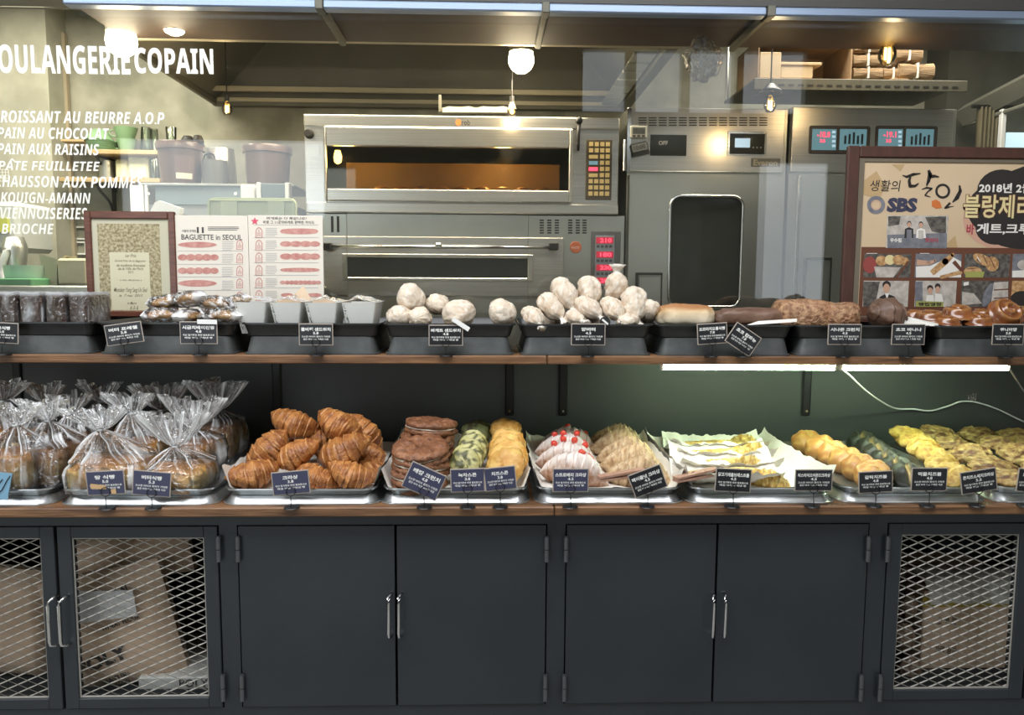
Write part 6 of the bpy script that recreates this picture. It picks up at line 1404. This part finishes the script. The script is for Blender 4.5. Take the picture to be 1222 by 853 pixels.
for k,a in enumerate(((1019,79,1054,94,YS+.03,'bottom left bundle of brown paper bags'),(1019,63,1054,79,YS+.03,'middle left bundle of brown paper bags'),(1020,48,1056,63,YS+.03,'top left bundle of brown paper bags'),(1055,80,1078,94,YS+.04,'short bundle behind the glowing bulb, bottom'),(1075,74,1116,94,YS+.03,'bottom right bundle of brown paper bags'),(1070,52,1102,73,YS+.04,'top right bundle of brown paper bags'),(1054,48,1072,80,YS+.05,'bundle standing behind the glowing bulb'))): bundle(*a,k)
mb=MB(); mb.bbox(at(1062,97,YS+.01).x,at(1083,97,YS+.01).x,YS-.004,YS+.05,zsh+.001,zsh+.006,0,.001); solo('paper_scrap',mb,M['kraft'],'torn brown paper scrap on the edge of the high shelf','paper')
# ------------------------------------------------------------------ right end: dark partition, curtain, white post and bright window
xa=at(1140,150,1.9).x
mb=MB(); mb.box(at(1128,150,2.2).x,XR,2.2,YW,0,3.1); struct('wall_right_partition',mb,mat('dark_partition',(.07,.07,.055),.8))
t=thing('curtain','olive-brown curtain hanging beside the white post, far right','curtain',(at(1185,150,1.9).x,1.9,AZ(200,1.9)))
mb=MB(); rows=[[(at(1166+32*j/40,150,1.9).x,1.9+.02*math.sin(j*1.1),zz) for j in range(41)] for zz in (.6,at(1180,128,1.9).z)]; mb.grid(rows); part('cloth',mb,mat('curtain_cloth',(.15,.135,.075),.8,col2=(.11,.09,.055),nscale=6,stretch=(20,1,1)),t,smooth=True)
mb=MB(); mb.tube([(at(1160,127,1.9).x,1.9,at(1160,127,1.9).z),(at(1240,120,1.9).x,1.9,at(1160,127,1.9).z)],.01,8); part('rail',mb,M['blackm'],t)
mb=MB(); a=at(1198,130,1.85); mb.bbox(a.x-.012,a.x+.012,1.84,1.87,.02,a.z,0,.003); struct('trim_3',mb,M['glossw'])
mb=MB(); a=at(1201,170,2.1); mb.box(a.x,at(1330,170,2.1).x,2.10,2.11,.9,at(1210,158,2.1).z); ww=struct('window_2',mb,mat('lit_window',(.6,.75,.8),.4,emit=(.62,.85,.92),estr=.9))
# slanting duct under the ceiling at the right
t=thing('ventilation_duct','grey slanting duct running down from the upper right corner','duct',(at(1200,110,1.6).x,1.6,at(1200,110,1.6).z))
mb=MB(); pa,pb=at(1150,138,2.1),at(1300,62,1.4); mb.tube([pa,pb],.06,4); part('duct_body',mb,mat('duct_grey',(.16,.16,.13),.6),t)
mb=MB(); pa,pb=at(1150,150,2.1),at(1300,100,1.4); mb.tube([pa,pb],.012,8); part('pipe',mb,mat('duct_grey',(.16,.16,.13),.6),t)
# ------------------------------------------------------------------ left kitchen shelves
YL=2.2
def wshelf(x0,x1,y0,y1,lab,bx):
    q=rect(x0,y0,x1,y1,YL-.0); t=thing('wooden_wall_shelf',lab,'shelf',((q[0]+q[1])/2,YL+.1,q[3]),'wooden kitchen wall shelves')
    mb=MB(); mb.bbox(q[0],q[1],YL,YW-.001,q[2],q[3],0,.003); part('plank',mb,mat('light_wood',(.45,.33,.17),.55,col2=(.38,.27,.13),nscale=4,stretch=(1,6,12)),t)
    c=at(bx,y1,YL+.02); mb=MB(); mb.tube(spline([(c.x,YL+.02,q[2]-.004),(c.x,YL+.06,q[2]-.04),(c.x,YL+.16,q[2]-.09),(c.x,YW-.012,q[2]-.16)],5),.008,8); mb.bbox(c.x-.010,c.x+.010,YL+.01,YW-.002,q[2]-.010,q[2]-.0005,0,.002); mb.bbox(c.x-.010,c.x+.010,YW-.014,YW-.002,q[2]-.18,q[2]-.01,0,.002); part('iron_bracket',mb,M['blackm'],t,smooth=False)
    return q[3]
z1s=wshelf(104,188,178.5,184,'upper wooden kitchen shelf with green cups and plates',115); z2s=wshelf(70,191,212,217.5,'lower wooden kitchen shelf behind the lettering',115)
c0s=rect(72,166,100,169,YL+.05); t=thing('wooden_wall_shelf','short wooden shelf stub high at the far left','shelf',((c0s[0]+c0s[1])/2,YL+.1,c0s[3])); mb=MB(); mb.bbox(c0s[0],c0s[1],YL+.05,YW-.001,c0s[2],c0s[3],0,.002); part('plank',mb,mat('light_wood',(.45,.33,.17)),t)
def vessel(name,lab,cat,px,py_top,rt,rb,zb,Y,m_,group=None,handle=False,extra=None,lid=None,hgt=None):
    x=at(px,py_top,Y).x; h=(at(px,py_top,Y).z-zb) if hgt is None else hgt; k=(Y-CAM.y)/F_PX; rt*=k; rb*=k
    t=thing(name,lab,cat,(x,Y,zb),group); mb=MB(); mb.lathe([(0,.0005),(rb,.0005),((rb+rt)/2*1.02,h*.5),(rt,h),(rt*.95,h),(rb*.93,.006),(0,.006)],(x,Y,zb),28); part('body',mb,m_,t,smooth=True,angle=60)
    if handle: mb=MB(); mb.tube(spline([(x-rt*.9,Y-.01,zb+h*.8),(x-rt*1.35,Y-.01,zb+h*.7),(x-rt*1.25,Y-.01,zb+h*.35),(x-rt*.78,Y-.01,zb+h*.25)],5),.004,6); part('handle',mb,m_,t,smooth=True)
    return t,x,h,rt,rb
for i in range(7):
    x=at(122,175,YL+.1).x; mb=MB(); zz=z1s+.001+i*.008; mb.lathe([(0,0),(.045,0),(.080,.007),(.078,.008),(.045,.003),(0,.003)],(x,YL+.10,zz),28); solo('plate',mb,M['green'],('bottom','second lowest','third lowest','middle','third highest','second highest','top')[i]+' green plate in the stack on the upper kitchen shelf','plate','green plates in the stack',smooth=True)
t,x,h,_,_=vessel('bowl','green bowl upturned on the plate stack','bowl',118,148,7,16,z1s+.062,YL+.1,M['green'],hgt=.06)
vessel('cup','green cup, lower one of the stacked pair','cup',151,166,11,7,z1s,YL+.1,M['green'],'green cups',True); vessel('cup','green cup, upper one of the stacked pair, tilted handle left','cup',150,150,13,8,at(150,166,YL+.1).z-.005,YL+.1,M['green'],'green cups',True,hgt=.065)
vessel('glass_jug','clear glass jug standing by the cups','glass',174,152,5,7,z1s,YL+.09,M['glassware']); vessel('drinking_glass','clear tall glass right of the jug','glass',184,154,4,4,z1s,YL+.12,M['glassware']); vessel('drinking_glass','clear glass standing on the brown tub','glass',204,152,6,5,at(204,172,1.8).z,1.85,M['glassware'])
vessel('canister','grey metal canister on the lower kitchen shelf','canister',127,192,8,8,z2s,YL+.1,M['steel2'])
for i,(a,b,c,d,l) in enumerate(((137,190,152,212,'pale yellow packet left on the lower kitchen shelf'),(152,186,176,212,'larger pale yellow packet on the lower kitchen shelf'))):
    q=rect(a,b,c,d,YL+.05); mb=MB(); T=None; mb.bbox(q[0],q[1],YL+.05,YL+.12,z2s+.0005,q[3],0,.01); solo('packet',mb,mat('packet_yellow',(.52,.52,.33),.6,col2=(.60,.60,.45),nscale=12,bump=.4),l,'packet')
vessel('glass_jar','clear jar right of the packets','jar',184,190,6,6,z2s,YL+.1,M['glassware'])
# counter / display cooler with things on top
YQ=1.75; q=rect(172,219,352,330,YQ); t=thing('steel_cooler','low steel and glass cooler below the brown tubs','cooler',((q[0]+q[1])/2,YQ+.25,.0))
zq=at(260,219,YQ).z; mb=MB(); mb.bbox(q[0]-.02,q[1],YQ,YQ+.45,zq-.012,zq,0,.002); mb.bbox(q[0],q[1],YQ+.02,YQ+.45,.0,zq-.10,0,.003); part('body',mb,mat('cooler_grey',(.34,.37,.37),.4,.3),t)
q2=rect(173,221,288,252,YQ+.01); mb=MB(); mb.box(q2[0]+.05,q2[1],YQ+.012,YQ+.018,zq-.10,zq-.012); part('glass_panel',mb,mat('blue_grey_glass',(.20,.26,.29),.12,coat=.3),t)
mb=MB(); mb.bbox(at(173,230,YQ).x,at(176,230,YQ).x,YQ-.004,YQ+.012,at(175,300,YQ).z,zq-.012,0,.002); mb.bbox(at(155,230,YQ).x,at(171,230,YQ).x,YQ-.002,YQ+.05,at(160,300,YQ).z,at(160,221,YQ).z,0,.003); part('corner_post',mb,M['glossw'],t)
for px in (177,281): mb=MB(); disc(mb,px,231,2,2,YQ-.001,0,10); part('stud',mb,M['white'],t)
def tub(px,py,rt,rb,Y,lab,label_=False):
    t,x,h,r1,r2=vessel('plastic_tub',lab,'tub',px,py,rt,rb,zq+.0005,Y,M['brown'],'brown plastic tubs')
    mb=MB(); mb.lathe([(r1*1.0,h-.03),(r1*1.06,h-.028),(r1*1.08,h-.002),(r1*1.05,h+.006),(r1*.98,h+.008),(0,h+.009)],(x,Y,zq),28); part('lid',mb,M['brown'],t,smooth=True,angle=50)
    if label_:
        mb=MB(); rows=[[(x+(r2+(r1-r2)*f_+.002)*math.sin(a_),Y-(r2+(r1-r2)*f_+.002)*math.cos(a_),zq+h*f_) for a_ in [R(5+9*k) for k in range(7)]] for f_ in (.12,.68)]; mb.grid(rows); part('paper_label',mb,mat('tub_label',(.16,.10,.09),.5),t); 
        mb=MB(); rows=[[(x+(r2+(r1-r2)*f_+.003)*math.sin(a_),Y-(r2+(r1-r2)*f_+.003)*math.cos(a_),zq+h*f_) for a_ in [R(7+9*k) for k in range(6)]] for f_ in (.13,.27)]; mb.grid(rows); part('label_strip',mb,M['paperw'],t,'white strip of the label')
    return t
tub(215,173,25,21,YQ+.12,'brown plastic tub with paper label, left on the cooler',True); tub(319,177,26,23,YQ+.12,'brown plastic tub without label, right on the cooler')
mb=MB(); c=at(229,168,YQ+.1); mb.lathe([(0,-.02),(.03,-.018),(.034,0),(.02,.022),(0,.026)],c+Vector((-.02,0,0)),14); mb.lathe([(0,-.02),(.026,-.016),(.028,0),(.018,.025),(0,.03)],c+Vector((.03,0,0)),14); solo('black_knob_lid',mb,M['rubber'],'black knobbed gadget lying on the labelled brown tub','utensil',smooth=True)
vessel('steel_pot','shiny steel pot behind the grey one','pot',262,178,16,19,zq,YQ+.28,M['steel'],None,False); vessel('grey_pot','dark grey pot with loop handle between the tubs','pot',256,192,14,14,zq,YQ+.10,mat('pot_grey',(.13,.135,.13),.5,.3))
mb=MB(); c=at(250,192,YQ+.06); mb.tube(spline([c+Vector((-.03,0,-.01)),c+Vector((-.02,0,.03)),c+Vector((.02,0,.03)),c+Vector((.03,0,-.01))],5),.004,6); solo('pot_handle',mb,M['blackm'],'loop handle standing up on the dark grey pot','handle',smooth=True)
mb=MB(); q=rect(288,221,304,246,YQ-.05); mb.bbox(q[0],q[1],YQ-.06,YQ-.01,q[2],q[3],0,.004); solo('white_container',mb,M['glossw'],'narrow white container left of the slate blue bin','container')
t=thing('slate_blue_bin','slate blue bin with white sides behind the green board','bin',(at(325,236,YQ).x,YQ-.04,at(325,240,YQ).z)); 
mb=MB(); q=rect(312,219,341,240,YQ-.05); mb.bbox(q[0],q[1],YQ-.06,YQ-.01,q[2]-.05,q[3],0,.003); part('front',mb,mat('slate_blue',(.13,.18,.21),.45),t)
for a,b in ((307,312),(341,346)): mb=MB(); q=rect(a,218,b,240,YQ-.05); mb.bbox(q[0],q[1],YQ-.065,YQ-.005,q[2]-.05,q[3],0,.003); part('side_post',mb,M['glossw'],t)
t=thing('green_crate','pale green plastic lid standing behind the posters','crate',(at(300,250,1.5).x,1.5,ZTB)); q=list(rect(249,236,355,290,1.5)); q[2]=ZTB
mb=MB(); mb.rloft([(q[1]-q[0],q[3]-q[2],.03,0),(q[1]-q[0]-.006,q[3]-q[2]-.006,.028,.02)],caps=(False,True),T=Matrix.Translation(((q[0]+q[1])/2,1.5,(q[2]+q[3])/2))@Matrix.Rotation(R(90),4,'X')); part('panel',mb,M['greenp'],t)
for a,b in ((264,284),(320,340)): mb=MB(); r_=rect(a,240,b,290,1.478); mb.bbox(r_[0],r_[1],1.474,1.4805,r_[2],r_[3],0,.002); part('raised_panel',mb,mat('green_plastic_pale',(.42,.48,.32),.5),t)
mb=MB(); mb.frame((q[0]+.01,q[1]-.01,q[2]+.01,q[3]-.012),(q[0]+.016,q[1]-.016,q[2]+.016,q[3]-.018),1.474,1.4798,0,.001); part('rib',mb,M['greenp'],t)
t=thing('white_tray','white plastic tray standing on edge in front of the cooler','tray',(at(198,248,1.52).x,1.54,ZTB)); mb=MB(); pts=[(178,254),(185,241),(190,239),(215,248),(213,256)]; mb.prism([(at(x_,y_,1.52).x,at(x_,y_,1.52).z) for x_,y_ in pts]+[(at(213,250,1.52).x,ZTB),(at(178,250,1.52).x,ZTB)],1.52,1.57); part('shell',mb,M['glossw'],t)
# lower left clutter
Yc=1.35
t=thing('paper_sack','pale open paper sack with rolled top, lower left behind the glass','bag',at(75,345,Yc)); 
mb=MB(); q=rect(68,308,104,352,Yc); mb.bbox(q[0],q[1],Yc,Yc+.14,ZTB,q[3],0,.01); part('body',mb,mat('pale_sack',(.50,.46,.31),.75,col2=(.56,.52,.38),nscale=7,bump=.5),t)
mb=MB(); rows=[]
for i in range(8):
    v=i/7; rows.append([(at(46+22*v+2*math.sin(j),306+ (1-v)*0,Yc).x + .02*v, Yc+.02+.1*j/9, at(60,302+44*(j/9)**1.0*0+3*v+ (1-v)*3,Yc).z - .16*abs(j/9-.5)*(1-v) - .12*(1-v)**2) for j in range(10)])
mb.grid(rows); part('flap',mb,mat('pale_sack',(.5,.46,.31)),t,smooth=True)
mb=MB(); mb.add([at(46,303,Yc),at(68,309,Yc),at(68,352,Yc),at(58,340,Yc),at(50,322,Yc)],[(0,1,2,3,4)]); part('side_panel',mb,mat('pale_sack2',(.42,.41,.28),.75),t)
t,x,h,_,_=vessel('plastic_container','translucent pale green container at the far left','container',30,318,22,20,at(30,336,Yc).z,Yc,mat('mint_plastic',(.42,.55,.48),.35),hgt=.07)
mb=MB(); q=rect(-20,332,55,340,Yc-.03); mb.bbox(q[0],q[1],Yc-.14,Yc+.12,q[2]-.01,q[3],0,.004); solo('green_board',mb,mat('board_green',(.12,.38,.18),.45),'green board under the pale container, far left','board')
t=thing('espresso_machine','white and steel machine with yellow-green label at the far left','machine',at(10,335,Yc+.3))
mb=MB(); q=rect(-60,240,22,300,Yc+.3); mb.bbox(q[0],q[1],Yc+.3,Yc+.6,q[2],q[3],0,.02); part('housing',mb,mat('machine_white',(.55,.57,.54),.35),t)
mb=MB(); mb.lathe([(0,0),(.04,0),(.055,-.05),(.045,-.14),(.03,-.2),(0,-.2)],at(20,283,Yc+.3)+Vector((0,-.02,0)),18); part('spout',mb,M['steel2'],t,smooth=True)
mb=MB(); mb.tube(spline([at(12,285,Yc+.25),at(8,300,Yc+.22),at(2,320,Yc+.22),at(6,340,Yc+.22)],5),.016,8); part('steam_arm',mb,M['glossw'],t,smooth=True)
mb=MB(); q=rect(-10,260,10,277,Yc+.29); mb.box(q[0],q[1],Yc+.286,Yc+.2995,q[2],q[3]); part('colour_label',mb,mat('label_lime',(.55,.58,.10),.5),t,'yellow-green label')
mb=MB(); q=rect(-8,202,10,216,Yc+.5)
for k in range(5): mb.box(q[0],q[1],Yc+.5,Yc+.503,q[2]+(q[3]-q[2])*k/4-.001,q[2]+(q[3]-q[2])*k/4+.001)
for k in range(6): mb.box(q[0]+(q[1]-q[0])*k/5-.001,q[0]+(q[1]-q[0])*k/5+.001,Yc+.5,Yc+.503,q[2],q[3])
part('wire_grid',mb,M['glossw'],t)
# wall switches and a steel pipe between
t=thing('wall_socket','double wall socket frame beside the certificate, lower left','socket',at(98,290,YW-.01)); 
for a,b,c,d in ((88,270,103,286),(88,288,103,304)): mb=MB(); o_=rect(a,b,c,d,YW-.012); i_=rect(a+2,b+2,c-2,d-2,YW-.012); mb.frame(o_,i_,YW-.014,YW-.001,0,.001); part('socket_frame',mb,M['glossw'],t)
mb=MB(); q=rect(86,240,92,420,YW-.03); mb.bbox(q[0],q[1],YW-.05,YW-.001,.0,at(88,40,YW).z,0,.01); struct('trim_4',mb,mat('warm_conduit',(.36,.30,.20),.7))
# dark low equipment fills the kitchen below the counters
t=thing('worktable','grey steel worktable running behind the shelf on the left','table',(at(150,345,1.3).x,1.3,0)); zt3=at(150,341,1.2).z
mb=MB(); mb.bbox(XL+.05,at(366,345,1.2).x,1.10,1.58,zt3-.03,zt3-.001-.0,0,.004); part('tabletop',mb,M['steel2'],t)
for xx in (-2.6,-1.0):
    for yy in (1.16,1.5): mb=MB(); mb.tube([(xx,yy,0),(xx,yy,zt3-.03)],.018,8); part('leg',mb,M['steel2'],t)
